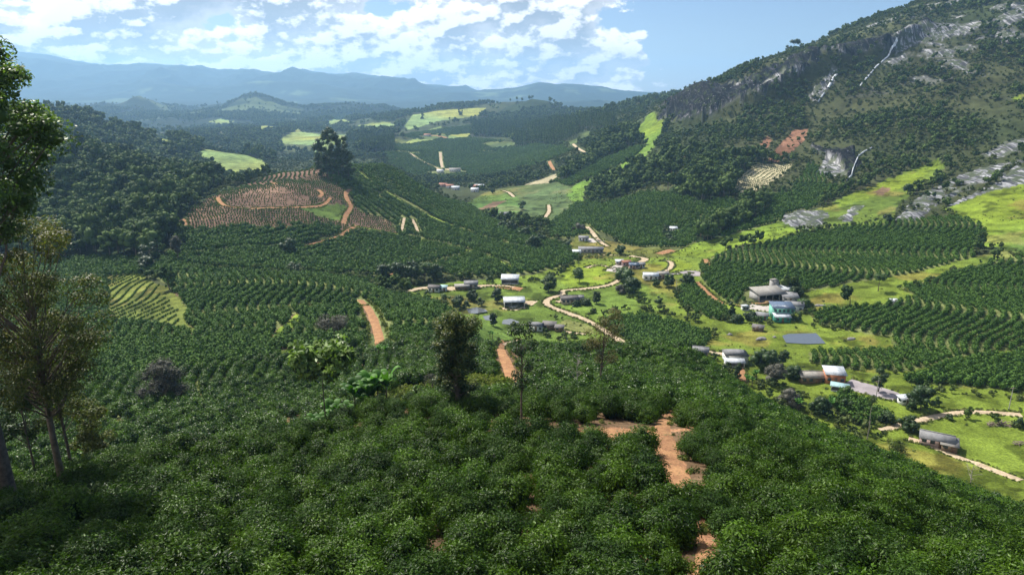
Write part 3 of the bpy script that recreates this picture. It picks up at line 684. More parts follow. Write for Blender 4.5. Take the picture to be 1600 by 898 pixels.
M['coffee'] = leafy('coffee_leaf', (.009, .032, .003), (.080, .150, .010), rough=.40, trans=.24, spec=.17)
M['coffee_b'] = leafy('coffee_leaf_new_growth', (.018, .052, .003), (.100, .19, .014), rough=.42, trans=.28, spec=.2)
M['coffee_c'] = leafy('coffee_leaf_old', (.010, .030, .004), (.048, .100, .012), rough=.5, trans=.2, spec=.12)
M['coffee_far'] = leafy('coffee_foliage', (.022, .058, .009), (.084, .158, .024), rough=.7, trans=.12, spec=.12)
M['coffee_core'] = leafy('coffee_inner_shade', (.006, .016, .004), (.012, .028, .006), rough=.8, trans=0, spec=.1)  # near-black core: shade between the leaves put into its colour
M['wood'] = leafy('tree_foliage', (.018, .044, .010), (.100, .150, .034), rough=.75, trans=.07, spec=.12)
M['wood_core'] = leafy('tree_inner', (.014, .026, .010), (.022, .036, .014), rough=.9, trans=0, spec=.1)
M['heath'] = leafy('shrub_foliage', (.042, .068, .020), (.118, .145, .048), rough=.8, trans=.12, spec=.12)
M['bark'] = plain('bark', (.13, .10, .075), .9, .35, 3.0, bump=.03)
M['palebark'] = plain('pale_bark', (.30, .27, .22), .85, .35, 3.0, bump=.03)
M['grassy'] = leafy('grass_blade', (.10, .16, .03), (.24, .24, .09), rough=.7, trans=.25, spec=.2)

# ------------------------------------------------------------------ coffee bushes
def coffee_bush(name, seed, nl, lsize, lod):
    r = np.random.default_rng(seed); S = Soup()
    h = 1.05; w = 0.5                        # unit bush: about 1 across and 1.05 high
    nc = {0: 64, 1: 40, 2: 20}[lod]
    th = r.uniform(0, 2 * math.pi, nc); uz = r.uniform(-0.35, 1, nc); rr = np.sqrt(np.clip(1 - uz ** 2, 0, 1))
    cdir = np.stack([rr * np.cos(th), rr * np.sin(th), uz], -1)
    cp = cdir * np.array([w, w, 0.52]) * r.uniform(.62, 1.08, (nc, 1)) + np.array([0, 0, 0.54])
    per = nl // nc; ci = np.repeat(np.arange(nc), per)
    cs = (0.070 + .012 * (seed % 3)) if lod == 0 else 0.11
    off = r.normal(0, 1, (len(ci), 3)) * cs * np.array([1, 1, .7]); pos = cp[ci] + off
    out = unit(cdir[ci] * np.array([1, 1, .6]) + unit(off) * .6)
    nrm = unit(cdir[ci] * .9 + unit(off) * .6 + np.array([0, 0, .45]))
    dr = out + np.array([0, 0, -.35])
    V, q = leaves(pos, nrm, lsize * r.uniform(.7, 1.25, len(pos)), .46 if lod == 0 else .62, .38, lod == 0, r, dr)
    S.add(V, q, m=0)
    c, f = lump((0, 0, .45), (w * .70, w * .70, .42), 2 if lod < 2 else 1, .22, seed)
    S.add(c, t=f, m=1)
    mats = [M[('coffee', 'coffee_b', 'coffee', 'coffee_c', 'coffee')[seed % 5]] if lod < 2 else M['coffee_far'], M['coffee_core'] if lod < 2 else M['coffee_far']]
    return S.mesh(name, mats)
BUSH0 = [coffee_bush('coffee_bush', 10 + i, 3300, .080 + .008 * (i % 3 - 1), 0) for i in range(6)]
BUSH1 = [coffee_bush('coffee_bush_mid', 30 + i, 640, .13, 1) for i in range(5)]
BUSH2 = [coffee_bush('coffee_bush_far', 50 + i, 90, .30, 2) for i in range(5)]

def rows(fid):
    f = FIELDS[fid]; x0, x1, y0, y1 = f['b']; sp, st = f['sp'], f['st']
    r = np.random.default_rng(100 + fid)
    if f['rings'] is not None:
        cx, cy_, _ = at1(f['rings'][0], f['rings'][1], ymin=f['ymin'])
        cy_ = min(cy_, 600)
        R = 330; out = []
        for k in range(2, int(R / sp)):
            rr = k * sp; m_ = int(2 * math.pi * rr / st); t = np.arange(m_) / m_ * 2 * math.pi + r.uniform(0, 6)
            wv = rr * (1 + .08 * np.sin(t * 3 + 1.0) + .05 * np.sin(t * 5))
            out.append(np.stack([cx + wv * np.cos(t), cy_ + wv * np.sin(t)], -1))
        P = np.concatenate(out)
    else:
        ax, ay, _ = at1(*f['p0'], ymin=f['ymin']); bx, by, _ = at1(*f['p1'], ymin=f['ymin'])
        L = math.hypot(bx - ax, by - ay); ux, uy = (bx - ax) / L, (by - ay) / L
        cx, cy_ = (x0 + x1) / 2, (y0 + y1) / 2; ext = math.hypot(x1 - x0, y1 - y0) / 2 + 10 + abs(f['amp'])
        p = np.arange(-ext, ext, st); q = np.arange(-ext, ext, sp); pp, qq = np.meshgrid(p, q)
        pp = pp + r.uniform(-.5, .5, (len(q), 1)) * st
        qq = qq + f['amp'] * np.sin(pp / f['wl'] * 2 * math.pi + fid) + f['amp'] * .4 * np.sin(pp / f['wl'] * 5.1 + qq / 40 + fid * 2)
        P = np.stack([cx + pp * ux - qq * uy, cy_ + pp * uy + qq * ux], -1).reshape(-1, 2)
    P = P + r.normal(0, 1, P.shape) * st * f['jit'] * .5
    m_ = (P[:, 0] > x0) & (P[:, 0] < x1) & (P[:, 1] > y0) & (P[:, 1] < y1); P = P[m_]
    u, v = uv_of(P[:, 0], P[:, 1])
    j = np.clip(((u - U0) / DU + .5).astype(int), 0, NU - 1); i = np.clip(((v - V0) / DV + .5).astype(int), 0, NV - 1)
    ok = (FID[i, j] == fid) & (CLS[i, j] != NAMES.index('corn')) & (r.random(len(P)) > f['skip']) & (np.abs(u) < R_(50))
    P = P[ok]
    s = f['size'] * r.uniform(.74 if fid == 1 else .84, 1.2 if fid == 1 else 1.14, len(P))
    s *= 1 + .12 * fbm(P[:, 0], P[:, 1], 25, 2, 200 + fid)
    return P, s
# tracks that stay clear of bushes: pixel polyline + half width
ROADS = []
def road(name, label, pts, width, mat, ymin=12.0, ymax=12000.0, lift=0.10, group=None, clear=0.6):
    """pts: (px, py[, width factor])"""
    pts = [(p[0], p[1], p[2] if len(p) > 2 else 1.0) for p in pts]
    # smooth curve through the points in the picture, then draped on the land
    P = np.array(pts, float); t = np.arange(len(P)); tt = np.linspace(0, len(P) - 1, (len(P) - 1) * 10 + 1)
    i = np.minimum(tt.astype(int), len(P) - 2); f = (tt - i)[:, None]
    g = lambda j: P[np.clip(i + j, 0, len(P) - 1)]
    S = 0.5 * (2 * g(0) + (-g(-1) + g(1)) * f + (2 * g(-1) - 5 * g(0) + 4 * g(1) - g(2)) * f ** 2 + (-g(-1) + 3 * g(0) - 3 * g(1) + g(2)) * f ** 3)
    x, y = at(S[:, 0], S[:, 1], ymin=ymin, ymax=ymax)
    # even spacing
    dcum = np.concatenate([[0], np.cumsum(np.hypot(np.diff(x), np.diff(y)))]); n_ = max(6, int(dcum[-1] / 1.5))
    s = np.linspace(0, dcum[-1], n_); x = np.interp(s, dcum, x); y = np.interp(s, dcum, y); w = np.interp(s, dcum, np.clip(S[:, 2], .2, 9)) * width / 2
    kern_ = np.array([1, 2, 3, 2, 1.]) / 9
    if n_ > 12:
        xs = np.convolve(np.pad(x, 2, 'edge'), kern_, 'valid'); ys = np.convolve(np.pad(y, 2, 'edge'), kern_, 'valid'); x, y = xs, ys
    tx, ty = np.gradient(x), np.gradient(y); L = np.hypot(tx, ty) + 1e-9; nx, ny = -ty / L, tx / L
    K_ = 5; V = []
    w = w * (1 + .13 * fbm(s, s * 0, 6, 2, len(ROADS)))
    for c in np.linspace(-1, 1, K_):
        jx = x + nx * w * c; jy = y + ny * w * c
        V.append(np.stack([jx, jy, sample(Z, jx, jy) + lift * (1.0 if abs(c) < .9 else -0.5)], -1))
    V = np.stack(V, 1).reshape(-1, 3); a = np.arange(n_ - 1)[:, None] * K_ + np.arange(K_ - 1)[None]
    q = np.stack([a, a + K_, a + K_ + 1, a + 1], -1).reshape(-1, 4)
    o = link(name, mesh_np(name, V, quads=q, mats=[mat], smooth=True)); tag(o, kind='structure')
    ROADS.append((x, y, w + clear)); return o
def dirt(name, c1, c2, c3):
    m, nt, N, b = new_mat(name); P = nt.nodes.new('ShaderNodeNewGeometry').outputs['Position']
    a = N.noise(P, .45, 6, .7, .5); f = N.noise(P, 5.0, 5, .75); g = N.noise(P, 1.4, 5, .7, .3)
    c = N.mix(N.ramp(a, .38, .62), c1, c2); c = N.mix(N.ramp(g, .58, .68), c, c3)
    cs = N.vmath('SCALE', c); nt.links.new(N.ramp(f, .3, .7, .68, 1.3), cs.node.inputs['Scale']); nt.links.new(cs, b.inputs['Base Color'])
    b.inputs['Roughness'].default_value = .95; b.inputs['Specular IOR Level'].default_value = .08
    bp = nt.nodes.new('ShaderNodeBump'); bp.inputs['Distance'].default_value = .15; nt.links.new(N.math('ADD', N.math('MULTIPLY', f, .4), g), bp.inputs['Height']); nt.links.new(bp.outputs[0], b.inputs['Normal'])
    return m
M['redsoil'] = dirt('red_soil', (.36, .20, .10), (.25, .13, .07), (.15, .12, .055))
M['palesoil'] = dirt('pale_dirt', (.50, .40, .28), (.36, .28, .19), (.24, .23, .11))
M['yardstuff'] = plain('yard_concrete', (.40, .36, .33), .9, .15, 0.3, bump=.02, spec=.2)
M['patio'] = plain('drying_yard', (.27, .24, .25), .9, .2, 0.25, spec=.2)
M['grassroad'] = plain('grass_verge', (.22, .29, .05), .95, .3, 0.5, spec=.1)
V_ = dict(ymin=236.0)
road('dirt_track', '', [(1052, 640, .5), (1040, 655, .9), (1034, 672, 1.1), (1038, 692, 1.4), (1046, 715, 1.2), (1052, 740, 1.3), (1062, 765, 1.2), (1066, 785, .7), (1076, 805, .2), (1092, 840, .2), (1104, 868, .6), (1110, 895, .9), (1105, 930, 1)], 1.9, M['redsoil'], clear=-.25)
road('dirt_track', '', [(925, 678), (985, 675), (1034, 679)], 3.6, M['redsoil'], clear=1.5)
bandroad = [(-60, 757), (120, 722), (250, 690), (400, 668), (560, 655), (700, 655), (830, 668), (930, 678)]
road('dirt_track', '', [(788, 532, 1), (783, 545, .9), (789, 562, 1), (797, 580, 1.1), (806, 592, 1.6), (818, 600, 1.9)], 2.6, M['redsoil'], clear=1.1)
road('dirt_track', '', [(815, 530, .8), (800, 534), (786, 538)], 1.8, M['palesoil'])
road('dirt_track', '', [(562, 468), (574, 480), (583, 497), (590, 518), (595, 540)], 3.4, M['redsoil'], ymin=80, clear=1.6)
road('dirt_track', '', [(500, 563, .5), (540, 552), (590, 546)], 1.5, M['grassroad'], ymin=80)
road('dirt_track', '', [(470, 473), (520, 481), (560, 479), (572, 476)], 1.8, M['redsoil'], ymin=80)
# valley road
road('dirt_road', '', [(1000, 547), (975, 536), (950, 520), (920, 502), (890, 490), (862, 480), (853, 472), (862, 465), (880, 460), (878, 455), (890, 453), (915, 451), (945, 447), (962, 441), (975, 430), (968, 418)], 4.0, M['palesoil'], **V_)
road('dirt_road', '', [(1105, 549, .7), (1080, 550, .8), (1060, 551, .6)], 4, M['palesoil'], ymin=200)
road('dirt_road', '', [(965, 425), (985, 417), (1000, 410), (1008, 404), (990, 401), (985, 399)], 5.0, M['palesoil'], **V_)
road('dirt_road', '', [(1008, 432), (1030, 428), (1045, 421), (1050, 414), (1045, 408), (1030, 407)], 3.6, M['palesoil'], **V_)
road('dirt_road', '', [(915, 419), (935, 414), (960, 420)], 3.0, M['palesoil'], **V_)
road('dirt_road', '', [(917, 354), (926, 364), (933, 373), (942, 381), (950, 385)], 4.2, M['palesoil'], ymin=400)
road('dirt_road', '', [(857, 320), (858, 330), (853, 338), (849, 344)], 4.5, M['palesoil'], ymin=480)
road('dirt_road', '', [(785, 298), (795, 301), (803, 308)], 4.5, M['palesoil'], ymin=600)
road('dirt_road', '', [(640, 455, .6), (660, 450, 1.2), (690, 451, 1.6), (720, 450, 1.5), (750, 447, 1.0), (780, 446, .8), (805, 449)], 6.0, M['palesoil'], **V_)
road('dirt_road', '', [(905, 398), (925, 398), (945, 398), (970, 399), (985, 399)], 2.6, M['palesoil'], **V_)
road('dirt_road', '', [(1088, 440), (1102, 454), (1118, 468), (1132, 476)], 3.2, M['redsoil'], **V_)
road('dirt_road', '', [(1102, 405), (1106, 414)], 3.5, M['redsoil'], **V_)
road('dirt_road', '', [(1100, 548), (1120, 553), (1140, 552), (1172, 556), (1200, 566)], 3.4, M['palesoil'], ymin=190)
road('dirt_road', '', [(1600, 648), (1560, 645), (1520, 643), (1485, 646), (1455, 652), (1425, 660)], 3.2, M['palesoil'], ymin=128)
road('dirt_road', '', [(1375, 672), (1392, 668), (1408, 662)], 3.2, M['palesoil'], ymin=128)
road('dirt_road', '', [(1415, 684), (1440, 690), (1475, 705), (1510, 718), (1550, 733), (1600, 752)], 3.0, M['palesoil'], ymin=122)
road('dirt_road', '', [(865, 510), (875, 515), (890, 519), (915, 522)], 2.5, M['palesoil'], **V_)
# yards
road('yard', '', [(1170, 478), (1195, 482), (1222, 480)], 10.0, M['yardstuff'], **V_)
road('yard', '', [(1175, 474), (1200, 474), (1215, 473)], 3.2, M['redsoil'], **V_)
road('yard', '', [(1148, 476), (1162, 479), (1172, 478)], 2.5, M['redsoil'], **V_)
road('yard', '', [(1322, 598, 1), (1350, 606, 1.15), (1385, 615, 1.1), (1410, 624, .6)], 10.0, M['patio'], ymin=128)
road('yard', '', [(1062, 427), (1085, 424), (1086, 432)], 7.0, M['patio'], **V_)
road('yard', '', [(1015, 430), (1040, 428), (1062, 428)], 3.5, M['patio'], **V_)
road('yard', '', [(912, 374), (924, 375), (936, 378)], 14.0, M['yardstuff'], ymin=400)
road('yard', '', [(955, 425), (968, 416), (985, 414), (1000, 411)], 9.0, M['yardstuff'], **V_)
road('yard', '', [(1030, 397), (1042, 393), (1052, 391)], 8.0, M['redsoil'], **V_)
road('yard', '', [(775, 448), (795, 449), (815, 452)], 7.0, M['redsoil'], **V_)
road('yard', '', [(812, 474), (825, 473), (836, 474)], 9.0, M['palesoil'], **V_)
road('yard', '', [(785, 481), (803, 484), (822, 480)], 3.0, M['palesoil'], **V_)
road('yard', '', [(868, 471), (880, 472), (888, 473)], 4.0, M['palesoil'], **V_)
road('yard', '', [(1154, 570), (1158, 580), (1160, 595)], 3.0, M['redsoil'], ymin=190)
# roads on the coffee hill and in the far valley
Q = dict(ymin=330.0, ymax=760.0)
road('red_road', '', [(548, 296), (540, 303), (545, 316), (548, 324), (541, 336), (536, 350)], 4.2, M['redsoil'], **Q)
road('red_road', '', [(558, 352), (543, 361), (530, 369)], 3.6, M['redsoil'], **Q)
road('red_road', '', [(340, 308), (345, 317), (358, 323), (390, 326), (420, 325), (470, 324), (498, 322), (508, 318), (517, 309)], 3.4, M['redsoil'], **Q)
road('red_road', '', [(415, 287), (425, 286), (432, 288)], 4.0, M['redsoil'], **Q)
road('red_road', '', [(284, 342), (288, 352), (294, 358)], 4.6, M['redsoil'], **Q)
road('red_road', '', [(498, 297), (503, 303), (499, 308)], 4.0, M['redsoil'], **Q)
road('red_road', '', [(400, 356), (440, 355), (452, 354)], 2.4, M['redsoil'], **Q)
road('red_road', '', [(632, 340), (630, 350), (627, 361)], 3.0, M['palesoil'], **Q)
road('red_road', '', [(644, 342), (650, 354), (654, 366)], 3.0, M['palesoil'], **Q)
road('path', '', [(560, 268), (590, 290), (640, 322), (700, 350), (760, 372), (840, 392)], 3.2, M['grassroad'], **Q)
road('path', '', [(548, 352), (620, 366), (700, 384), (760, 400), (800, 418)], 3.0, M['grassroad'], **Q)
road('path', '', [(600, 432), (640, 420), (700, 405), (740, 395)], 2.6, M['redsoil'], **Q)
road('path', '', [(300, 400), (380, 388), (470, 384), (530, 369)], 2.6, M['redsoil'], **Q)
Q = dict(ymin=850.0, ymax=2000.0)
road('dirt_road', '', [(640, 239), (655, 250), (672, 258), (685, 264), (690, 270)], 7.0, M['palesoil'], **Q)
road('dirt_road', '', [(688, 238), (689, 250), (691, 262)], 6.0, M['palesoil'], **Q)
road('dirt_road', '', [(690, 264), (705, 265), (718, 266)], 16.0, M['palesoil'], **Q)
road('dirt_road', '', [(620, 238), (640, 239), (700, 237), (760, 237), (800, 240)], 4.0, M['grassroad'], **Q)
road('dirt_road', '', [(665, 212), (680, 212), (692, 214), (698, 216)], 14.0, M['redsoil'], ymin=1000.0, ymax=2500.0)
road('dirt_road', '', [(895, 225), (905, 233), (918, 240)], 4.0, M['palesoil'], ymin=600, ymax=1400)
road('dirt_road', '', [(858, 252), (862, 260), (866, 266)], 5.0, M['redsoil'], ymin=600, ymax=1400)

# an unpaved headland between the front block and the bushes behind it
d_ = dense([list(p) for p in bandroad], 12.0, close=False); x, y = at([p[0] for p in d_], [p[1] for p in d_], ymin=30, ymax=62)
t_ = np.linspace(0, len(x) - 1, len(x) * 6); x = np.interp(t_, np.arange(len(x)), x); y = np.interp(t_, np.arange(len(y)), y)
ROADS.append((x, y, np.full(len(x), 2.2)))
RX = np.concatenate([r[0] for r in ROADS]); RY = np.concatenate([r[1] for r in ROADS]); RW = np.concatenate([r[2] for r in ROADS])
BUILT = [(x, y, r * .8) for x, y, z, r in PADS]
for q_ in ((693, 292), (703, 294), (712, 297), (742, 300), (749, 294), (742, 295), (722, 300), (735, 304), (700, 300)):
    x, y, z = at1(q_[0], q_[1], ymin=600.0); BUILT.append((x, y, 17)); BUILT.append((x, y - 18, 12))
for q_ in ((711, 268), (688, 270), (668, 213)):
    x, y, z = at1(q_[0], q_[1], ymin=850.0); BUILT.append((x, y - 6, 20))
for q_ in ((789, 338), (846, 346)):
    x, y, z = at1(q_[0], q_[1], ymin=450.0); BUILT.append((x, y - 4, 12))
for q_ in ((945, 690), (975, 692), (1005, 694), (1025, 694)):
    x, y, z = at1(q_[0], q_[1], ymin=12.0, ymax=60.0); BUILT.append((x, y, 2.3))
BUILT += [  ]                               # (x, y, radius) kept clear of planting
def clear_of_roads(P, extra=0.0):
    ok = np.ones(len(P), bool)
    if not len(P): return ok
    m_ = (RX > P[:, 0].min() - 12) & (RX < P[:, 0].max() + 12) & (RY > P[:, 1].min() - 12) & (RY < P[:, 1].max() + 12)
    rx, ry, rw = RX[m_], RY[m_], RW[m_]
    if len(rx):
        for s in range(0, len(P), 4000):
            p = P[s:s + 4000]; d2 = (p[:, :1] - rx) ** 2 + (p[:, 1:2] - ry) ** 2
            ok[s:s + 4000] = ~(d2 < (rw + extra) ** 2).any(1)
    for x, y, r in BUILT: ok &= (P[:, 0] - x) ** 2 + (P[:, 1] - y) ** 2 > (r + extra) ** 2
    return ok
def infront(P, margin=1.12):
    """roughly within what a camera here or a step to the side could see"""
    u = np.arctan2(P[:, 0], P[:, 1]); return np.abs(u) < R_(46)
def seen(P, h=2.0, n_=60):
    """line of sight from the camera to points h above the ground"""
    x, y = P[:, 0], P[:, 1]; z = sample(Z, x, y) + h; ok = np.ones(len(P), bool)
    for t in np.linspace(.12, .97, n_): ok &= (CAMZ + (z - CAMZ) * t) > sample(Z, x * t, y * t) - 0.3
    return ok
def in_frame(P, mx=0.04):
    x, y = P[:, 0], P[:, 1]; z = sample(Z, x, y) + 1.0
    dy = y * CP - (z - CAMZ) * SP; v = y * SP + (z - CAMZ) * CP
    px = CX + F * x / dy; py = CY - F * v / dy
    return (px > -20) & (px < 1620) & (py > -20) & (py < 930)

def proto_collection(name, meshes):
    c = bpy.data.collections.new(name)
    for i, me in enumerate(meshes):
        o = bpy.data.objects.new(f'{name}_{i:02d}', me); c.objects.link(o)
    return c
def scatter(name, label, cat, P, z, scl, meshes, seed, kind='stuff', tilt=0.06, idx=None):
    r = np.random.default_rng(seed); n_ = len(P)
    scl = np.asarray(scl, np.float32); scl = np.repeat(scl[:, None], 3, 1) if scl.ndim == 1 else scl
    rot = np.stack([r.normal(0, tilt, n_), r.normal(0, tilt, n_), r.uniform(0, 6.283, n_)], -1).astype(np.float32)
    if idx is None: idx = r.integers(0, len(meshes), n_)
    me = mesh_np_points(name, np.concatenate([P, z[:, None]], 1), dict(rot=('FLOAT_VECTOR', rot), scl=('FLOAT_VECTOR', scl), pick=('INT', idx.astype(np.int32))))
    o = link(name, me); tag(o, label, cat, kind=kind)
    ng = bpy.data.node_groups.new(name, 'GeometryNodeTree')
    ng.interface.new_socket('Geometry', in_out='INPUT', socket_type='NodeSocketGeometry'); ng.interface.new_socket('Geometry', in_out='OUTPUT', socket_type='NodeSocketGeometry')
    gi = ng.nodes.new('NodeGroupInput'); go = ng.nodes.new('NodeGroupOutput'); ip = ng.nodes.new('GeometryNodeInstanceOnPoints')
    ci = ng.nodes.new('GeometryNodeCollectionInfo'); ci.inputs[0].default_value = proto_collection(name + '_kinds', meshes); ci.inputs[1].default_value = True; ci.inputs[2].default_value = True
    L = ng.links.new
    L(gi.outputs[0], ip.inputs['Points']); L(ci.outputs[0], ip.inputs['Instance']); ip.inputs['Pick Instance'].default_value = True
    for nm, ty, sock in (('pick', 'INT', 'Instance Index'), ('rot', 'FLOAT_VECTOR', None), ('scl', 'FLOAT_VECTOR', 'Scale')):
        a = ng.nodes.new('GeometryNodeInputNamedAttribute'); a.data_type = ty; a.inputs[0].default_value = nm
        src = [s_ for s_ in a.outputs if s_.enabled and s_.name == 'Attribute'][0]
        if nm == 'rot':
            e = ng.nodes.new('FunctionNodeEulerToRotation'); L(src, e.inputs[0]); L(e.outputs[0], ip.inputs['Rotation'])
        else: L(src, ip.inputs[sock])
    L(ip.outputs[0], go.inputs[0])
    mod = o.modifiers.new('planting', 'NODES'); mod.node_group = ng
    return o
def mesh_np_points(name, pts, attrs):
    me = bpy.data.meshes.new(name); pts = np.ascontiguousarray(pts, np.float32)
    me.vertices.add(len(pts)); me.vertices.foreach_set('co', pts.ravel())
    for k, (typ, dat) in attrs.items():
        a = me.attributes.new(k, typ, 'POINT'); a.data.foreach_set('vector' if typ == 'FLOAT_VECTOR' else 'value', np.ascontiguousarray(dat).ravel())
    me.update(); return me
# ------------------------------------------------------------------ plant the coffee
allP = []; allS = []; allF = []
for fid in FIELDS:
    P, s = rows(fid)
    ok = clear_of_roads(P, 0.25 * FIELDS[fid]['size']) & infront(P)
    allP.append(P[ok]); allS.append(s[ok]); allF.append(np.full(ok.sum(), fid))
CP_ = np.concatenate(allP); CS_ = np.concatenate(allS); CF_ = np.concatenate(allF)
ok = (np.hypot(CP_[:, 0], CP_[:, 1]) > 11) & ~((np.hypot(CP_[:, 0] , CP_[:, 1]) > 420) & ~seen(CP_, 6.0))
CP_, CS_, CF_ = CP_[ok], CS_[ok], CF_[ok]
CZ_ = sample(Z, CP_[:, 0], CP_[:, 1]) - 0.05 * CS_
D3 = np.sqrt(CP_[:, 0] ** 2 + CP_[:, 1] ** 2 + (CZ_ - CAMZ) ** 2)
cand = np.where((CF_ == 1) & in_frame(CP_) & (D3 < 90))[0]
pick = cand[np.argsort(D3[cand])[:300]]
r = np.random.default_rng(5)
trackx = lambda y: np.interp(y, [22, 31, 40, 50, 58], [6.6, 8.2, 10.5, 11.5, 12.4])
BUSHROOT = []
for k in pick:
    o = bpy.data.objects.new('coffee_bush', BUSH0[int(r.integers(0, 6))]); COL.objects.link(o)
    o.location = (CP_[k, 0], CP_[k, 1], CZ_[k]); s = CS_[k]; o.scale = (s, s, s * r.uniform(.9, 1.08))
    o.rotation_euler = (r.normal(0, .05), r.normal(0, .05), r.uniform(0, 6.28))
    dt = CP_[k, 0] - trackx(CP_[k, 1]); front = CP_[k, 1] < 27
    if -2.2 < dt < 0:
        tag(o, 'leafy coffee bush edging the left side of the red track', 'coffee bush', 'coffee bushes edging the red track')
    elif 0 <= dt < 2.6:
        tag(o, 'leafy coffee bush edging the right side of the red track', 'coffee bush', 'coffee bushes edging the red track')
    elif front and dt < 0:
        tag(o, 'big coffee bush at the very bottom of the picture left of the red track', 'coffee bush', 'coffee bushes along the bottom edge')
    elif front:
        tag(o, 'big coffee bush at the very bottom of the picture right of the red track', 'coffee bush', 'coffee bushes along the bottom edge')
    elif dt < 0:
        tag(o, 'glossy dark green coffee bush in the dense front block left of the red track', 'coffee bush', 'coffee bushes left of the red track')
    else:
        tag(o, 'glossy dark green coffee bush in the dense front block right of the red track', 'coffee bush', 'coffee bushes right of the red track')
rest = np.ones(len(CP_), bool); rest[pick] = False
a = rest & (D3 < 85); b = rest & (D3 >= 85) & (D3 < 190); c = rest & (D3 >= 190)
# one planting: nearer bushes carry single leaves, farther ones coarser sprays
ii = np.where(a, r.integers(0, 6, len(a)), np.where(b, 6 + r.integers(0, 5, len(a)), 11 + r.integers(0, 5, len(a))))
hz_ = np.where(CF_ == 1, 1.0, 1.18); sz = np.stack([CS_, CS_, CS_ * hz_ * r.uniform(.9, 1.1, len(CS_))], -1)
print('coffee bushes', len(CP_), a.sum(), b.sum(), c.sum())
scatter('coffee_plantation', 'rows of dark green coffee bushes covering the hills and valley', 'coffee plantation', CP_[rest], CZ_[rest], sz[rest], BUSH0 + BUSH1 + BUSH2, 3, idx=ii[rest])

# ------------------------------------------------------------------ wild woods and heath
def wood_tree(name, seed, nl, lsize, tall=1.0, mat='wood', clumps=16, core=True, trunk=True):
    """unit tree: one across, 'tall' high"""
    r = np.random.default_rng(seed); S = Soup()
    top = tall; cz = tall * .62
    ph = r.uniform(0, 6.28, clumps); rad = np.sqrt(r.uniform(0, 1, clumps)) * .34; hz_ = cz + (r.uniform(-.28, .30, clumps)) * tall * (1 - rad)
    cp = np.stack([rad * np.cos(ph), rad * np.sin(ph), hz_], -1); cr = r.uniform(.13, .23, clumps)
    per = nl // clumps; ci = np.repeat(np.arange(clumps), per); dd = unit(r.normal(0, 1, (len(ci), 3)) + np.array([0, 0, .35]))
    pos = cp[ci] + dd * cr[ci][:, None] * r.uniform(.7, 1.15, (len(ci), 1))
    V, q = leaves(pos, dd, lsize * r.uniform(.7, 1.3, len(ci)), .7, .55, False, r); S.add(V, q, m=0)
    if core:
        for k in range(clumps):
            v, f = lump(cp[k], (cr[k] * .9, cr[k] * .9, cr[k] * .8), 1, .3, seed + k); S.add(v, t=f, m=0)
    if trunk:
        V, q = tube([(0, 0, -.1), (.01, .0, tall * .3), (.0, .02, cz)], [.03, .022, .012], 5); S.add(V, q, m=1)
    return S.mesh(name, [M[mat], M['bark']])
WOODS = [wood_tree('forest_tree', 200 + i, 420, .10, [1.05, .95, 1.2, 1.35, .9, 1.5][i]) for i in range(6)]
WOODF = [wood_tree('far_tree', 230 + i, 130, .17, [1.05, 1.2, 1.35, .9][i], clumps=9) for i in range(4)]
SHRUB = [wood_tree('heath_shrub', 250 + i, 110, .17, [.75, .6, .85, 1.0][i], 'heath', 8, True, False) for i in range(4)]
def cover_points(cls, spacing, seed, rmin, rmax, dens=None, margin=True):
    r = np.random.default_rng(seed)
    xs = np.arange(-rmax * .72, rmax * .72, spacing); ys = np.arange(rmin * .6, rmax, spacing)
    X, Y = np.meshgrid(xs, ys); P = np.stack([X.ravel(), Y.ravel()], -1) + r.uniform(-.5, .5, (X.size, 2)) * spacing
    P = P[infront(P)]; R = np.hypot(P[:, 0], P[:, 1]); P = P[(R > rmin) & (R < rmax)]
    u, v = uv_of(P[:, 0], P[:, 1]); j = ((u - U0) / DU + .5).astype(int); i = ((v - V0) / DV + .5).astype(int)
    ok = np.isin(CLS[i, j], [NAMES.index(k) for k in cls])
    if dens is not None: ok &= r.random(len(P)) < dens(P)
    P = P[ok]; return P[seen(P, 9.0)]
fo = cover_points(['forest'], 6.6, 61, 250, 1700); fo = fo[clear_of_roads(fo, 3)]
Rf = np.hypot(fo[:, 0], fo[:, 1]); fo = fo[(Rf < 900) | (np.random.default_rng(1).random(len(fo)) < .7)]
fz = sample(Z, fo[:, 0], fo[:, 1]); r = np.random.default_rng(62)
fs = r.uniform(6.5, 14.5, len(fo)) * np.where(np.hypot(fo[:, 0], fo[:, 1]) > 900, 1.25, 1.0)
vis = seen(fo, 7.0) & in_frame(fo); dist = np.hypot(fo[:, 0], fo[:, 1])
cand = np.where(vis & (fo[:, 0] < 0) & (dist < 640))[0]
# the ones that show largest stand as single trees
pk = cand[np.argsort((dist / fs)[cand])[:240]]
for k in pk:
    o = bpy.data.objects.new('forest_tree', WOODS[int(r.integers(0, 6))]); COL.objects.link(o)
    o.location = (fo[k, 0], fo[k, 1], fz[k]); s = fs[k]; o.scale = (s, s, s * r.uniform(.85, 1.15)); o.rotation_euler = (0, 0, r.uniform(0, 6.28))
    tag(o, 'dark leafy tree in the wild forest on the slope left of the terraced hill', 'tree', 'forest trees on the slope left of the terraced hill')
re = np.ones(len(fo), bool); re[pk] = False
rr_ = dist[re]; ii = np.where(rr_ < 560, r.integers(0, 6, len(rr_)), 6 + r.integers(0, 4, len(rr_)))
scatter('forest', 'dark wild forest covering the left slopes and the ravines', 'forest', fo[re], fz[re] - .2, np.stack([fs[re], fs[re], fs[re] * r.uniform(.85, 1.1, re.sum())], -1), WOODS + WOODF, 64, idx=ii)
print('forest trees', len(fo))
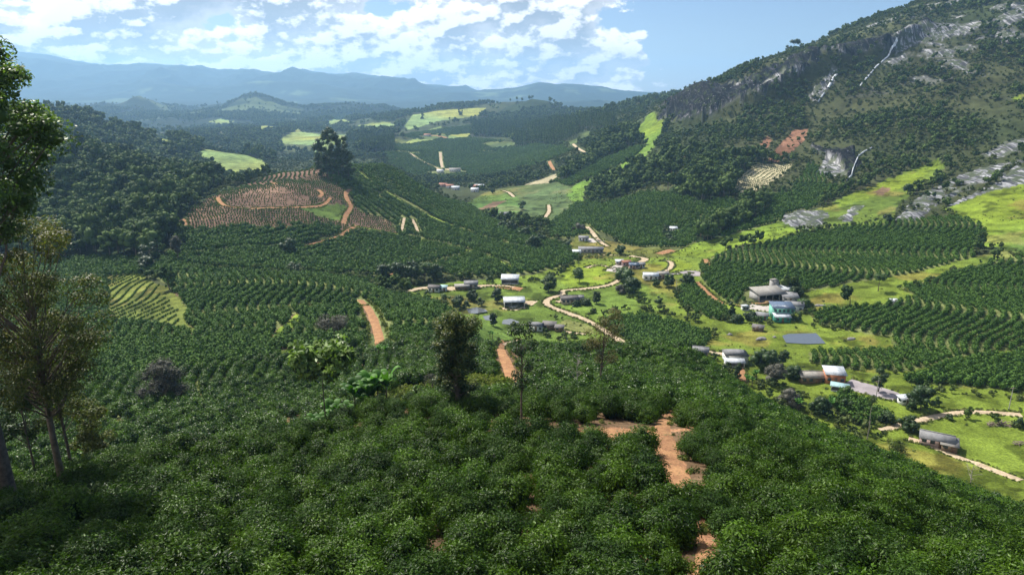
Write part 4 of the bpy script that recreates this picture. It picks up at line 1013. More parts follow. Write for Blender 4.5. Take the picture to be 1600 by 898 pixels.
# heath and scattered trees on the mountain
def hd(P):
    n1 = fbm(P[:, 0], P[:, 1], 60, 3, 91); z = sample(Z, P[:, 0], P[:, 1]); rk = sample(rockm, P[:, 0], P[:, 1])
    return np.clip(.72 + 1.1 * n1, .2, 1) * (rk < .35)
he = cover_points(['scrub'], 4.3, 65, 270, 1500, hd); he = he[clear_of_roads(he, 2)]
r = np.random.default_rng(66); n1 = fbm(he[:, 0], he[:, 1], 60, 3, 91)
big = r.random(len(he)) < np.clip(.12 + .9 * n1, .02, .8)
hs = np.where(big, r.uniform(5, 9, len(he)), r.uniform(2.2, 5.0, len(he)))
ii = np.where(big, 4 + r.integers(0, 4, len(he)), r.integers(0, 4, len(he)))
print('heath', len(he))
h2 = cover_points(['scrub', 'forest'], 11.0, 165, 1500, 4400, lambda P: np.clip(.28 + 2.4 * fbm(P[:, 0], P[:, 1], 180, 3, 97), 0.03, 1)); r2 = np.random.default_rng(166)
print('far woods', len(h2))
he = np.concatenate([he, h2]); hs = np.concatenate([hs, r2.uniform(9, 16, len(h2))]); ii = np.concatenate([ii, 4 + r2.integers(0, 4, len(h2))])
cr_ = cover_points(['cliff', 'rock', 'slide'], 5.5, 265, 400, 1300, lambda P: np.clip(.02 + 1.1 * fbm(P[:, 0], P[:, 1], 30, 3, 98), 0, .6)); he = np.concatenate([he, cr_]); hs = np.concatenate([hs, r2.uniform(2, 5.5, len(cr_))]); ii = np.concatenate([ii, r2.integers(0, 6, len(cr_))])
scatter('shrubland', 'grey green shrubs and low trees over the mountain side', 'shrubs', he, sample(Z, he[:, 0], he[:, 1]) - .2, hs, SHRUB + WOODF, 67, idx=ii)
# eucalyptus plantation blocks in the far valley
def slim_tree(name, seed, nl, lsize):
    r = np.random.default_rng(seed); S = Soup(); t = r.uniform(.25, 1, nl); a = r.uniform(0, 6.28, nl)
    rad = .075 * np.sin(np.clip((1.02 - t) * 1.25, 0, 1) * math.pi * .62 + .25) * r.uniform(.5, 1.2, nl)
    pos = np.stack([rad * np.cos(a), rad * np.sin(a), t], -1); V, q = leaves(pos, np.stack([np.cos(a), np.sin(a), a * 0 + .3], -1), lsize * r.uniform(.7, 1.3, nl), .6, .5, False, r); S.add(V, q, m=0)
    V, q = tube([(0, 0, -.03), (0, 0, .5), (0, 0, .95)], [.010, .008, .003], 5); S.add(V, q, m=1)
    return S.mesh(name, [M['wood'], M['palebark']])
SLIM = [slim_tree('eucalyptus', 270 + i, 110, .07) for i in range(4)]
pts = []
for poly, y0, y1, sp in (([(735, 213), (806, 214), (806, 208), (840, 206), (900, 206), (905, 196), (760, 197), (736, 202)], 1350, 2000, 6.0), ([(803, 231), (822, 230), (822, 216), (803, 216)], 1200, 1700, 5.5),
                         ([(824, 227), (880, 225), (905, 214), (900, 206), (824, 212)], 1200, 1800, 6.0), ([(545, 238), (617, 239), (615, 220), (545, 222)], 1000, 1600, 6.5), ([(905, 205), (960, 205), (960, 190), (905, 193)], 1200, 2000, 8.0)):
    x, y = world_poly(poly, y0, y1); X, Y = np.meshgrid(np.arange(x.min(), x.max(), sp * .7), np.arange(y.min(), y.max(), sp * 1.3))
    m_ = inside(x, y, X.ravel(), Y.ravel()); P = np.stack([X.ravel(), Y.ravel()], -1)[m_]; P += np.random.default_rng(3).normal(0, .5, P.shape); pts.append(P)
P = np.concatenate(pts); print('eucalyptus', len(P))
scatter('eucalyptus_plantation', 'dark even blocks of planted eucalyptus in the far valley', 'plantation', P, sample(Z, P[:, 0], P[:, 1]), np.random.default_rng(4).uniform(19, 25, len(P)), SLIM, 71, tilt=.01)
# tufts and small bushes that break up the pastures
def tuft(name, seed, mat, n_, sz):
    r = np.random.default_rng(seed); a = r.uniform(0, 6.28, n_); q_ = np.sqrt(r.uniform(0, 1, n_)) * .45
    pos = np.stack([q_ * np.cos(a), q_ * np.sin(a), r.uniform(.05, .5, n_)], -1)
    V, q = leaves(pos, unit(np.stack([np.cos(a), np.sin(a), a * 0 + .4], -1)), sz * r.uniform(.6, 1.3, n_), .5, .5, False, r); return Soup().add(V, q, m=0).mesh(name, [M[mat]])
TUFT = [tuft('tuft', 280 + i, ('grassy', 'heath', 'grassy')[i % 3], 60, .3) for i in range(5)]
pa = cover_points(['pasture', 'bright', 'dull', 'corn'], 3.6, 75, 60, 760, lambda P: np.clip(.10 + .9 * fbm(P[:, 0], P[:, 1], 30, 3, 93), .03, .6)); pa = pa[clear_of_roads(pa, .5)]
print('tufts', len(pa))
scatter('pasture_weeds', 'weed tufts dotted over the bright green pastures', 'weeds', pa, sample(Z, pa[:, 0], pa[:, 1]) - .05, np.random.default_rng(76).uniform(.4, 1.5, len(pa)), TUFT, 77)
co = cover_points(['corn'], 0.9, 78, 55, 130)
scatter('maize_patch', 'pale dry maize strip between the coffee blocks', 'maize', co, sample(Z, co[:, 0], co[:, 1]), np.random.default_rng(79).uniform(1.0, 1.8, len(co)), TUFT[::2], 80)
# weeds creeping over the edges of the tracks and yards
r = np.random.default_rng(90); vp = []; vs = []
for ri, (x, y, w) in enumerate(ROADS[:-1]):
    if ri < 2: x, y, w = x[::3], y[::3], w[::3] + .55
    tx, ty = np.gradient(x), np.gradient(y); L = np.hypot(tx, ty) + 1e-9
    for k in range(7):
        sd = r.choice([-1, 1], len(x)); o_ = sd * (np.maximum(w - .4, .3)) * r.uniform(.78, 1.15, len(x)) + r.normal(0, .15, len(x)); al = r.uniform(-.8, .8, len(x))
        vp.append(np.stack([x - ty / L * o_ + tx / L * al, y + tx / L * o_ + ty / L * al], -1)); vs.append(r.uniform(.25, .9, len(x)) * np.where(np.hypot(x, y) > 200, 1.5, .9))
vp = np.concatenate(vp); vs = np.concatenate(vs); k_ = np.hypot(vp[:, 0], vp[:, 1]) < 900; vp = vp[k_]; vs = vs[k_]
scatter('verge_weeds', 'weeds and grass tufts fringing the dirt tracks', 'weeds', vp, sample(Z, vp[:, 0], vp[:, 1]) - .03, vs, TUFT, 91)
# rank growth along the creeks, ditches and field edges
hp = []; hs_ = []
for line, ym, wd, dn in (([(860, 345), (840, 370), (850, 388), (900, 394), (940, 404)], 300, 7, 1.6), ([(870, 500), (930, 490), (1000, 481), (1050, 495), (1075, 500)], 236, 3, .7), ([(1058, 455), (1066, 480), (1085, 500), (1122, 532)], 236, 2.5, .7),
        ([(1375, 598), (1420, 607), (1480, 612), (1540, 616), (1600, 624)], 150, 4, .9), ([(1480, 651), (1530, 656), (1600, 668)], 124, 2, .5), ([(1128, 575), (1170, 598), (1215, 618), (1270, 642), (1330, 668), (1400, 700)], 128, 8, 2.2),
        ([(655, 478), (700, 484), (760, 487), (830, 520), (900, 530)], 240, 3, .8), ([(975, 452), (1000, 470), (1040, 490)], 236, 3, .7), ([(1255, 480), (1268, 497), (1290, 512), (1330, 516)], 236, 3, 1.2),
        ([(1120, 500), (1160, 505), (1200, 508), (1250, 505)], 236, 3, .7), ([(905, 405), (880, 425), (850, 440), (760, 432), (700, 438), (600, 445)], 290, 3, .9), ([(1262, 565), (1300, 575), (1400, 585)], 180, 2.5, .5), ([(290, 420), (400, 424), (520, 431), (600, 438)], 200, 5, 1.3),
        ([(1215, 378), (1300, 355), (1400, 345)], 300, 4, .8), ([(1415, 455), (1500, 425), (1600, 392)], 230, 3, .5)):
    d_ = dense([list(p) for p in line], 2.0, close=False); x, y = at([p[0] for p in d_], [p[1] for p in d_], ymin=ym, ymax=1200)
    dc = np.concatenate([[0], np.cumsum(np.hypot(np.diff(x), np.diff(y)))]); n_ = int(dc[-1] * dn); s_ = r.uniform(0, dc[-1], n_)
    hp.append(np.stack([np.interp(s_, dc, x), np.interp(s_, dc, y)], -1) + r.normal(0, wd / 2, (n_, 2))); hs_.append(r.uniform(.8, 2.8, n_) * r.choice([1, 1, 1.5], n_))
hp = np.concatenate(hp); hs_ = np.concatenate(hs_); k_ = clear_of_roads(hp, .8); hp = hp[k_]; hs_ = hs_[k_]
scatter('undergrowth', 'rank bushes and undergrowth along creeks and field edges', 'undergrowth', hp, sample(Z, hp[:, 0], hp[:, 1]) - .1, hs_, SHRUB + TUFT[:2] + WOODF[:2], 92)
# ------------------------------------------------------------------ single trees
M['darkleaf'] = leafy('dark_crown', (.016, .040, .010), (.055, .095, .024), rough=.5, trans=.18, spec=.3)
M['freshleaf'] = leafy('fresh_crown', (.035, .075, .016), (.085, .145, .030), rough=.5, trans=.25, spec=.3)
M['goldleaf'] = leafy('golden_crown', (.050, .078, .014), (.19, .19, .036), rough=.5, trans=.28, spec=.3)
M['sunlit_tip'] = leafy('sunlit_tips', (.09, .16, .022), (.17, .26, .045), rough=.45, trans=.3, spec=.3)  # leaf colour brightened as painted sunlight on crown tops
M['red_sunlit_tip'] = leafy('red_sunlit_tips', (.10, .11, .022), (.22, .18, .040), rough=.5, trans=.25, spec=.3)  # reddish tips, also lightened as painted sunlight
M['greyleaf'] = leafy('grey_crown', (.060, .062, .048), (.13, .125, .10), rough=.7, trans=.1, spec=.2)
M['brownleaf'] = leafy('brown_crown', (.060, .070, .022), (.15, .13, .045), rough=.6, trans=.2, spec=.2)
M['banana'] = leafy('banana_leaf', (.035, .11, .012), (.09, .21, .030), rough=.55, trans=.3, spec=.2)
M['deadwood'] = plain('dead_wood', (.34, .30, .26), .85, .25, 3.0)
def limb(p0, p1, r0, r1, r, bend=.12, n_=5):
    p0 = np.array(p0, float); p1 = np.array(p1, float); t = np.linspace(0, 1, n_)[:, None]; L = np.linalg.norm(p1 - p0)
    off = r.normal(0, 1, 3) * bend * L; P = p0 + (p1 - p0) * t + off * np.sin(t * math.pi) * .5
    return tube(P, r0 + (r1 - r0) * t[:, 0], 7 if r0 > .08 else 5)
def crown_clumps(shape, H, W, n_, r):
    c = []
    for k in range(n_):
        a = r.uniform(0, 6.283)
        if shape == 'round': z = r.uniform(.22, .92); w = math.sin(min(max((z - .12) / .88, 0.02), 1) * math.pi) ** .6
        elif shape == 'column': z = r.uniform(.08, .97); w = min(1, (1.06 - z) * 5.0, .62 + z * .8)
        elif shape == 'umbrella': z = r.uniform(.78, .97); w = 1.0
        elif shape == 'tall': z = r.uniform(.40, .97); w = math.sin((z - .30) / .72 * math.pi) ** .55
        elif shape == 'high': z = r.uniform(.60, .98); w = math.sin((z - .52) / .52 * math.pi) ** .5 if z < 1 else 0
        elif shape == 'spread': z = r.uniform(.35, .95); w = math.sin((z - .22) / .80 * math.pi) ** .5
        elif shape == 'dome': z = r.uniform(.1, .9); w = math.sqrt(max(1 - z * z, 0.05))
        rad = math.sqrt(r.uniform(0.02, 1)) * w * W * .5 * .86
        c.append((rad * math.cos(a), rad * math.sin(a), z * H))
    return np.array(c)
def tree(name, label, px, py, H, W, shape, mat, seed, group=None, nleaf=1500, lsize=.45, nclump=26, crad=.17, trunk=.035, mat2=None, bark='bark', ymin=12.0, ymax=12000.0, cat='tree', lean=(0, 0), density=1.0, flat=.8, core=True, xyz=None):
    x, y, z = xyz or at1(px, py, ymin=ymin, ymax=ymax); r = np.random.default_rng(seed)
    root = empty(name, (x, y, z - .1)); tag(root, label, cat, group)
    c = crown_clumps(shape, H, W, nclump, r); c[:, 0] += lean[0] * c[:, 2]; c[:, 1] += lean[1] * c[:, 2]
    cr = W * crad * r.uniform(.7, 1.35, nclump); cs_ = .45 if nleaf > 3500 else .72
    S = Soup(); tr = H * trunk
    topz = .8 if shape != 'umbrella' else .86
    tp = [(0, 0, -.4), (lean[0] * H * .1 + r.normal(0, .006) * H, 0, H * .2), (lean[0] * H * .4, lean[1] * H * .4, H * .45), (lean[0] * H * topz, lean[1] * H * topz, H * topz)]
    V, q = tube(tp, [tr, tr * .75, tr * .55, tr * .15], 9); S.add(V, q)
    for k in range(nclump):
        zz = min(c[k, 2] * .72, H * topz * .95) if shape != 'umbrella' else H * .72
        zz = max(zz, H * .12); f = zz / H
        V, q = limb((lean[0] * zz, lean[1] * zz, zz), c[k], tr * .38 * (1.05 - f), tr * .06, r); S.add(V, q)
    link('trunk', S.mesh('trunk', [M[bark]], True), root)
    S = Soup(); per = int(nleaf / nclump * density)
    ci = np.repeat(np.arange(nclump), per); dd = unit(r.normal(0, 1, (len(ci), 3)) + np.array([0, 0, .25]))
    pos = c[ci] + dd * (cr[ci][:, None] * np.array([1, 1, flat])) * (r.uniform(0.35, 1.15, (len(ci), 1)) ** .6)
    V, q = leaves(pos, dd * .7 + np.array([0, 0, .5]), lsize * r.uniform(.6, 1.35, len(ci)), .5, .55, False, r)
    mi = np.zeros(len(q), int)
    if mat2: mi[((pos[:, 2] > H * .80) & (r.random(len(pos)) < .45)) | ((dd[:, 2] > .35) & (r.random(len(pos)) < .45))] = 1  # upper and upward leaves take the lighter material: sunlight painted into the crown
    S.add(V, q[mi == 0], m=0)
    if mat2 and (mi == 1).any(): S.add(V, q[mi == 1], m=1)
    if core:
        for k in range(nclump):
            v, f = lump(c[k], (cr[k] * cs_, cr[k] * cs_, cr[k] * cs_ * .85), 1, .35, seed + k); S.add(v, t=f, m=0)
    link('crown', S.mesh('crown', [M[mat]] + ([M[mat2]] if mat2 else [])), root)
    return root
def bare_tree(name, label, px, py, H, spread, seed, ymin=12.0, thick=.018, tuft_top=None, mat='deadwood', nb=9, sub=3):
    x, y, z = at1(px, py, ymin=ymin); r = np.random.default_rng(seed); root = empty(name, (x, y, z - .1)); tag(root, label, 'tree')
    S = Soup(); V, q = tube([(0, 0, -.3), (.01 * H, 0, H * .33), (-.01 * H, 0, H * .66), (.015 * H, 0, H)], [H * thick, H * thick * .8, H * thick * .55, H * thick * .2], 8); S.add(V, q)
    link('trunk', S.mesh('trunk', [M[mat]], True), root)
    B = Soup(); L = Soup()
    for k in range(nb):
        h = H * r.uniform(.35, .95); a = r.uniform(0, 6.28); ln = spread * r.uniform(.4, 1) * (1.15 - h / H)
        e = np.array([math.cos(a) * ln, math.sin(a) * ln, h + ln * r.uniform(.3, 1.1)])
        V, q = limb((0, 0, h), e, H * thick * .35, H * thick * .1, r, .18); B.add(V, q)
        for j in range(sub):
            t = r.uniform(.3, 1); s = np.array([0, 0, h]) * (1 - t) + e * t; a2 = a + r.normal(0, .9); l2 = ln * r.uniform(.2, .5)
            V, q = limb(s, s + np.array([math.cos(a2) * l2, math.sin(a2) * l2, l2 * r.uniform(.1, 1)]), H * thick * .15, H * thick * .05, r, .2, 4); B.add(V, q)
    link('branches', B.mesh('branches', [M[mat]], True), root)
    if tuft_top:
        n_ = tuft_top[1]; dd = unit(r.normal(0, 1, (n_, 3))); pos = np.array([0, 0, H * .93]) + dd * np.array([1, 1, 1.1]) * tuft_top[2] * r.uniform(.2, 1, (n_, 1))
        V, q = leaves(pos, dd, .32 * r.uniform(.6, 1.3, n_), .5, .6, False, r); L.add(V, q); link('crown', L.mesh('crown', [M[tuft_top[0]]]), root)
    return root
def banana(label, px, py, n_, H, seed, group=None, ymin=12.0, ymax=12000.0):
    x, y, z = at1(px, py, ymin=ymin, ymax=ymax); r = np.random.default_rng(seed); root = empty('banana_plant', (x, y, z - .05)); tag(root, label, 'banana plant', group)
    S = Soup(); L = Soup()
    for k in range(n_):
        bx, by = r.normal(0, .75, 2) if n_ > 1 else (0, 0); h = H * r.uniform(.55, .75)
        V, q = tube([(bx, by, -.2), (bx, by, h * .6), (bx, by, h)], [.13, .10, .06], 7); S.add(V, q)
        for j in range(8):
            a = j * 2.4 + r.uniform(0, .5); ln = H * r.uniform(.45, .62); m_ = 7; t = np.linspace(0, 1, m_)
            rise = r.uniform(.8, 1.7); dx, dy = math.cos(a), math.sin(a)
            px_ = bx + dx * ln * t * .62; py_ = by + dy * ln * t * .62; pz_ = h + ln * (rise * t - .55 * rise * t ** 2.6); wd = .24 * np.sin(np.clip(t * .92 + .05, 0, 1) * math.pi) ** .6 * H * .35
            l = np.stack([px_ - dy * wd, py_ + dx * wd, pz_ - wd * .25], -1); c = np.stack([px_, py_, pz_], -1); rr_ = np.stack([px_ + dy * wd, py_ - dx * wd, pz_ - wd * .25], -1)
            V = np.stack([l, c, rr_], 1).reshape(-1, 3); i = np.arange(m_ - 1)[:, None] * 3 + np.array([[0, 1]]); q = np.stack([i, i + 1, i + 4, i + 3], -1).reshape(-1, 4); L.add(V, q)
    link('trunk', S.mesh('trunk', [M['bark']], True), root); link('leaves', L.mesh('leaves', [M['banana']]), root)
    return root
# the big trees at the left edge
tree('tall_tree', 'towering dark tree cut by the left edge, thick trunk, dense drooping crown', 6, 745, 33, 16.0, 'high', 'freshleaf', 301, nleaf=60000, lsize=.27, nclump=150, crad=.075, trunk=.018, mat2='sunlit_tip', lean=(-.02, 0), core=True, ymax=42.0)
tree('eucalyptus_tree', 'tall eucalyptus with olive crown and reddish tips beside the towering left tree', 93, 728, 22.5, 11.5, 'tall', 'goldleaf', 302, nleaf=36000, lsize=.20, nclump=120, crad=.080, trunk=.014, mat2='red_sunlit_tip', bark='bark', core=False, ymax=48.0)
tree('eucalyptus_tree', 'slimmer eucalyptus close behind the red-tipped one, thin straight trunk', 108, 716, 17, 6.5, 'tall', 'goldleaf', 303, nleaf=14000, lsize=.20, nclump=50, crad=.12, trunk=.010, core=False, ymax=58.0)
tree('young_tree', 'small olive tree with yellowish crown at the foot of the red-tipped eucalyptus', 150, 712, 8.5, 4.6, 'tall', 'goldleaf', 304, nleaf=4000, lsize=.26, nclump=24, crad=.15, trunk=.012, core=False, ymax=60.0)
tree('young_tree', 'thin dark stemmed tree standing between the two big left trunks', 52, 728, 13, 5.5, 'tall', 'darkleaf', 305, nleaf=6000, lsize=.28, nclump=30, crad=.14, trunk=.010, core=False, ymax=56.0)
tree('bushy_tree', 'broad low grey-green dome tree amid the coffee rows of the left hollow', 258, 628, 9.5, 11.0, 'dome', 'greyleaf', 306, nleaf=9000, lsize=.33, nclump=60, crad=.13, trunk=.03)
tree('umbrella_tree', 'twin-stemmed umbrella tree with glossy big leaves above the banana plants', 508, 648, 11.8, 7.4, 'umbrella', 'freshleaf', 307, nleaf=2600, lsize=.72, nclump=24, crad=.12, trunk=.011, mat2='sunlit_tip', core=False, ymax=71.0, flat=1.1)
tree('flat_tree', 'pale flat-topped tree standing behind the umbrella tree', 524, 545, 9.0, 9.5, 'umbrella', 'greyleaf', 308, nleaf=3500, lsize=.5, nclump=24, crad=.14, trunk=.02, core=False)
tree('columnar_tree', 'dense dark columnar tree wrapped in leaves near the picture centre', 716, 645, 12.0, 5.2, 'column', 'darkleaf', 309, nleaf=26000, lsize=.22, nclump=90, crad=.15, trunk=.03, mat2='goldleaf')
tree('grey_shrub', 'grey leafless looking shrub left of the dark columnar tree', 676, 618, 3.6, 3.6, 'dome', 'greyleaf', 310, nleaf=2500, lsize=.16, nclump=20, crad=.16, core=False)
tree('slender_tree', 'slender dark tree with thin trunk and sparse leaves right of the columnar tree', 815, 668, 10.8, 3.2, 'tall', 'darkleaf', 311, nleaf=2600, lsize=.20, nclump=26, crad=.13, trunk=.012, core=False)
tree('olive_tree', 'sparse brownish tree with drooping foliage above the coffee, right of centre', 938, 612, 13.5, 5.6, 'spread', 'brownleaf', 312, nleaf=4500, lsize=.22, nclump=34, crad=.13, trunk=.014, core=False, lean=(.03, 0))
bare_tree('bare_tree', 'small grey leafless tree just left of the brownish drooping tree', 901, 615, 6.2, 2.2, 313, nb=16, sub=5, thick=.012)
bare_tree('lone_tree', 'tall thin bare trunk with a small leafy tuft, right slope', 1354, 690, 13.5, 1.6, 314, thick=.011, tuft_top=('darkleaf', 900, 1.5), mat='palebark', nb=6)
bare_tree('dead_tree', 'forked grey dead tree on the coffee slope in the lower right', 1513, 768, 8.0, 4.5, 315, thick=.014, nb=10, sub=5)
for i, (px, py, n_, H_, lb) in enumerate([(562, 626, 5, 5.2, 'bright green banana clump right of the umbrella tree'), (582, 620, 4, 5.0, 'banana clump at the right end of the banana row by the umbrella tree'), (528, 634, 4, 4.6, 'low banana clump directly under the umbrella tree'),
                                      (498, 638, 4, 4.6, 'banana clump left of the umbrella tree stems'), (600, 558, 2, 3.2, 'banana clump at the foot of the straight red track'), (768, 528, 2, 3.0, 'small banana clump at the top of the narrow red track')]):
    banana(lb, px, py, n_, H_, 330 + i, 'banana plants among the coffee', ymax=74.0 if py > 600 else 12000.0)
for i, (px, py, lb) in enumerate([(1180, 596, 'banana plant below the white-fronted house'), (1168, 603, 'banana plant lowest below the white-fronted house'), (1245, 640, 'banana plant left of the dark bushes on the right slope'), (1300, 640, 'banana plant right of the dark bushes on the right slope')]):
    banana(lb, px, py, 3, 3.4, 340 + i, 'banana plants by the farm houses', ymin=128.0)
# trees of the valley: px, base py, height px, width px, kind, label
VT = [
 (857, 455, 27, 28, 'round', 'darkleaf', 'round dark tree on the bright pasture beside the winding valley road'),
 (905, 441, 23, 22, 'spread', 'freshleaf', 'airy pale green tree alone on the small bright pasture'),
 (976, 446, 30, 34, 'round', 'darkleaf', 'largest dark tree of the pair where the valley road ends'),
 (986, 457, 24, 32, 'round', 'darkleaf', 'lower dark round tree just below the largest one at the road end'),
 (969, 458, 14, 18, 'dome', 'greyleaf', 'grey bush left of the dark pair at the road end'),
 (932, 474, 20, 14, 'round', 'darkleaf', 'upright dark bush right of the long brown-roofed house'),
 (915, 476, 10, 18, 'dome', 'darkleaf', 'low bush against the right end of the brown-roofed house'),
 (901, 478, 8, 16, 'dome', 'darkleaf', 'low bush in front of the brown-roofed house'),
 (1030, 472, 9, 15, 'dome', 'darkleaf', 'small bush alone on the middle pasture'),
 (928, 488, 8, 9, 'dome', 'darkleaf', 'tiny bush on the pasture below the brown-roofed house'),
 (777, 472, 22, 20, 'round', 'darkleaf', 'round dark tree at the left end of the long white shed'),
 (771, 509, 22, 14, 'round', 'darkleaf', 'small upright tree between the fish ponds'),
 (738, 470, 17, 20, 'round', 'darkleaf', 'leafy tree left of the round one in the hedge of the valley farm'),
 (716, 478, 17, 20, 'round', 'darkleaf', 'dark tree in the middle of the valley farm hedge'),
 (696, 472, 15, 17, 'round', 'freshleaf', 'greener tree toward the left of the valley farm hedge'),
 (752, 478, 14, 16, 'round', 'darkleaf', 'short dark tree next to the shed in the valley farm hedge'),
 (728, 482, 13, 15, 'dome', 'darkleaf', 'low bush below the valley farm hedge'),
 (668, 468, 15, 12, 'round', 'darkleaf', 'upright tree left of the valley farm, by the curved wall'),
 (765, 440, 10, 14, 'dome', 'darkleaf', 'dark bush between the grey house and the upper white shed'),
 (602, 437, 26, 26, 'round', 'darkleaf', 'leftmost tree of the grove under the coffee hill'),
 (622, 440, 32, 30, 'spread', 'darkleaf', 'second tree from the left in the grove under the coffee hill'),
 (643, 441, 34, 30, 'round', 'darkleaf', 'tallest tree in the middle of the grove under the coffee hill'),
 (664, 440, 30, 28, 'spread', 'freshleaf', 'lighter green tree in the grove under the coffee hill'),
 (684, 438, 28, 24, 'round', 'darkleaf', 'rightmost tree of the grove under the coffee hill'),
 (452, 400, 26, 30, 'round', 'darkleaf', 'lone round tree inside the dark coffee under the terraces'),
 (236, 412, 32, 30, 'round', 'darkleaf', 'dark tree at the forest foot next to the round clipped bush'),
 (231, 420, 17, 28, 'dome', 'darkleaf', 'round clipped-looking bush at the forest foot'),
 (279, 408, 36, 18, 'tall', 'greyleaf', 'thin grey-brown tree right of the forest foot bush'),
 (461, 424, 14, 28, 'dome', 'darkleaf', 'wide dark bush on the strip below the hill coffee'),
 (969, 397, 14, 17, 'round', 'darkleaf', 'round dark tree below the pale yard in the valley narrows'),
 (1039, 367, 16, 15, 'round', 'darkleaf', 'round tree left of the small white-roofed house on the hillside'),
 (1046, 381, 16, 20, 'round', 'darkleaf', 'dark tree below the small white-roofed house on the hillside'),
 (1024, 447, 14, 15, 'round', 'darkleaf', 'bushy tree in front of the white-roofed house at the road end'),
 (1044, 448, 20, 20, 'round', 'darkleaf', 'dark tree in front of the patio at the road end'),
 (1074, 445, 16, 22, 'round', 'darkleaf', 'dark tree at the head of the short red road'),
 (1242, 466, 18, 18, 'round', 'darkleaf', 'dark square-cut tree behind the big farm shed'),
 (1256, 482, 14, 26, 'dome', 'freshleaf', 'light green bush right of the farm buildings'),
 (1243, 502, 16, 16, 'round', 'darkleaf', 'dark tree close to the right side of the green house'),
 (1142, 497, 26, 11, 'column', 'darkleaf', 'tall dark cypress-like tree left of the farm yard'),
 (1172, 499, 12, 22, 'dome', 'darkleaf', 'low bush left of the green house'),
 (1152, 503, 11, 22, 'dome', 'darkleaf', 'low bush under the cypress-like tree'),
 (1185, 503, 10, 14, 'dome', 'freshleaf', 'garden bush before the aqua shed'),
 (1372, 455, 24, 16, 'umbrella', 'freshleaf', 'lone spreading tree on the pasture right of the farm'),
 (1195, 578, 34, 42, 'round', 'darkleaf', 'broad tree right of the white-fronted house'),
 (1222, 572, 26, 16, 'column', 'darkleaf', 'upright tree at the back of the clump by the white-fronted house'),
 (1210, 600, 30, 34, 'round', 'greyleaf', 'grey-green tree in front of the broad one by the white-fronted house'),
 (1240, 592, 20, 30, 'round', 'darkleaf', 'dark tree between the clump and the tiled house'),
 (1152, 592, 26, 12, 'column', 'darkleaf', 'palm-like tree just below the white-fronted house'),
 (1116, 562, 12, 12, 'dome', 'darkleaf', 'bush between the two houses at the coffee edge'),
 (1135, 580, 15, 14, 'dome', 'darkleaf', 'bush left below the white-fronted house'),
 (1232, 632, 24, 32, 'dome', 'greyleaf', 'greyish dome bush on the slope under the tiled house'),
 (1280, 646, 26, 34, 'dome', 'darkleaf', 'large dark dome bush on the slope under the blue canopy'),
 (1322, 640, 20, 22, 'dome', 'darkleaf', 'dark bush right of the large dome bush'),
 (1325, 618, 14, 18, 'dome', 'freshleaf', 'green bush left edge of the little coffee plot'),
 (1385, 660, 16, 26, 'dome', 'darkleaf', 'bush at the lower end of the little coffee plot'),
 (1372, 612, 36, 22, 'spread', 'darkleaf', 'open tree standing behind the drying yard'),
 (1438, 640, 32, 36, 'spread', 'darkleaf', 'broad tree over the track right of the drying yard'),
 (1462, 634, 14, 12, 'dome', 'freshleaf', 'small bush right of the broad track-side tree'),
 (1419, 672, 20, 27, 'round', 'darkleaf', 'round dark tree above the grey-roofed farmhouse'),
 (1424, 640, 12, 16, 'dome', 'darkleaf', 'bush hugging the tiny white outbuilding'),
 (1557, 792, 20, 26, 'dome', 'darkleaf', 'dark bush on the coffee edge in the lower right corner'),
 (1592, 668, 14, 14, 'dome', 'darkleaf', 'bush at the right edge above the log pile'),
 (1483, 655, 8, 12, 'dome', 'darkleaf', 'tiny bush by the field track'),
 (833, 388, 20, 22, 'round', 'darkleaf', 'dark tree in the valley bottom right of the coffee hill tail'),
 (812, 350, 18, 18, 'round', 'darkleaf', 'dark tree under the small valley pasture'),
 (800, 362, 16, 22, 'round', 'darkleaf', 'leafy tree beside the creek in the valley bottom'),
 (786, 358, 12, 16, 'round', 'darkleaf', 'smaller tree left of the creek-side one'),
 (820, 370, 15, 20, 'round', 'darkleaf', 'tree lower along the creek'),
 (845, 378, 13, 18, 'round', 'darkleaf', 'tree at the creek bend near the hillside coffee'),
 (817, 328, 16, 14, 'round', 'darkleaf', 'upright tree at the right edge of the small valley pasture'),
 (775, 338, 8, 10, 'dome', 'darkleaf', 'bush on the lower edge of the small valley pasture'),
 (904, 362, 12, 22, 'round', 'greyleaf', 'grey tree left of the pale hillside road'),
 (885, 385, 12, 20, 'round', 'darkleaf', 'dark tree above the long grey shed'),
 (770, 302, 8, 8, 'round', 'darkleaf', 'single tree on the crest of the small valley pasture'),
 (1240, 79, 15, 14, 'umbrella', 'darkleaf', 'flat crowned tree standing out on the mountain skyline'),
 (1232, 82, 11, 10, 'round', 'darkleaf', 'smaller tree beside the flat crowned one on the skyline'),
 (1153, 113, 8, 10, 'round', 'darkleaf', 'small tree on the skyline above the dark cliff'),
 (1178, 105, 9, 9, 'round', 'darkleaf', 'tree on the skyline at the upper end of the dark cliff'),
 (1474, 9, 8, 9, 'umbrella', 'darkleaf', 'tree on the skyline near the top of the mountain'),
 (1385, 348, 12, 16, 'dome', 'darkleaf', 'bush at the foot of the pale rock slab'),
 (1418, 303, 14, 18, 'dome', 'darkleaf', 'dark bush at the left edge of the pale rock slab'),
 (660, 186, 10, 6, 'column', 'darkleaf', 'dark tree pair on the far pasture ridge'),
 (720, 180, 12, 7, 'column', 'darkleaf', 'pointed tree on the far pasture ridge'),
]
seed = 400
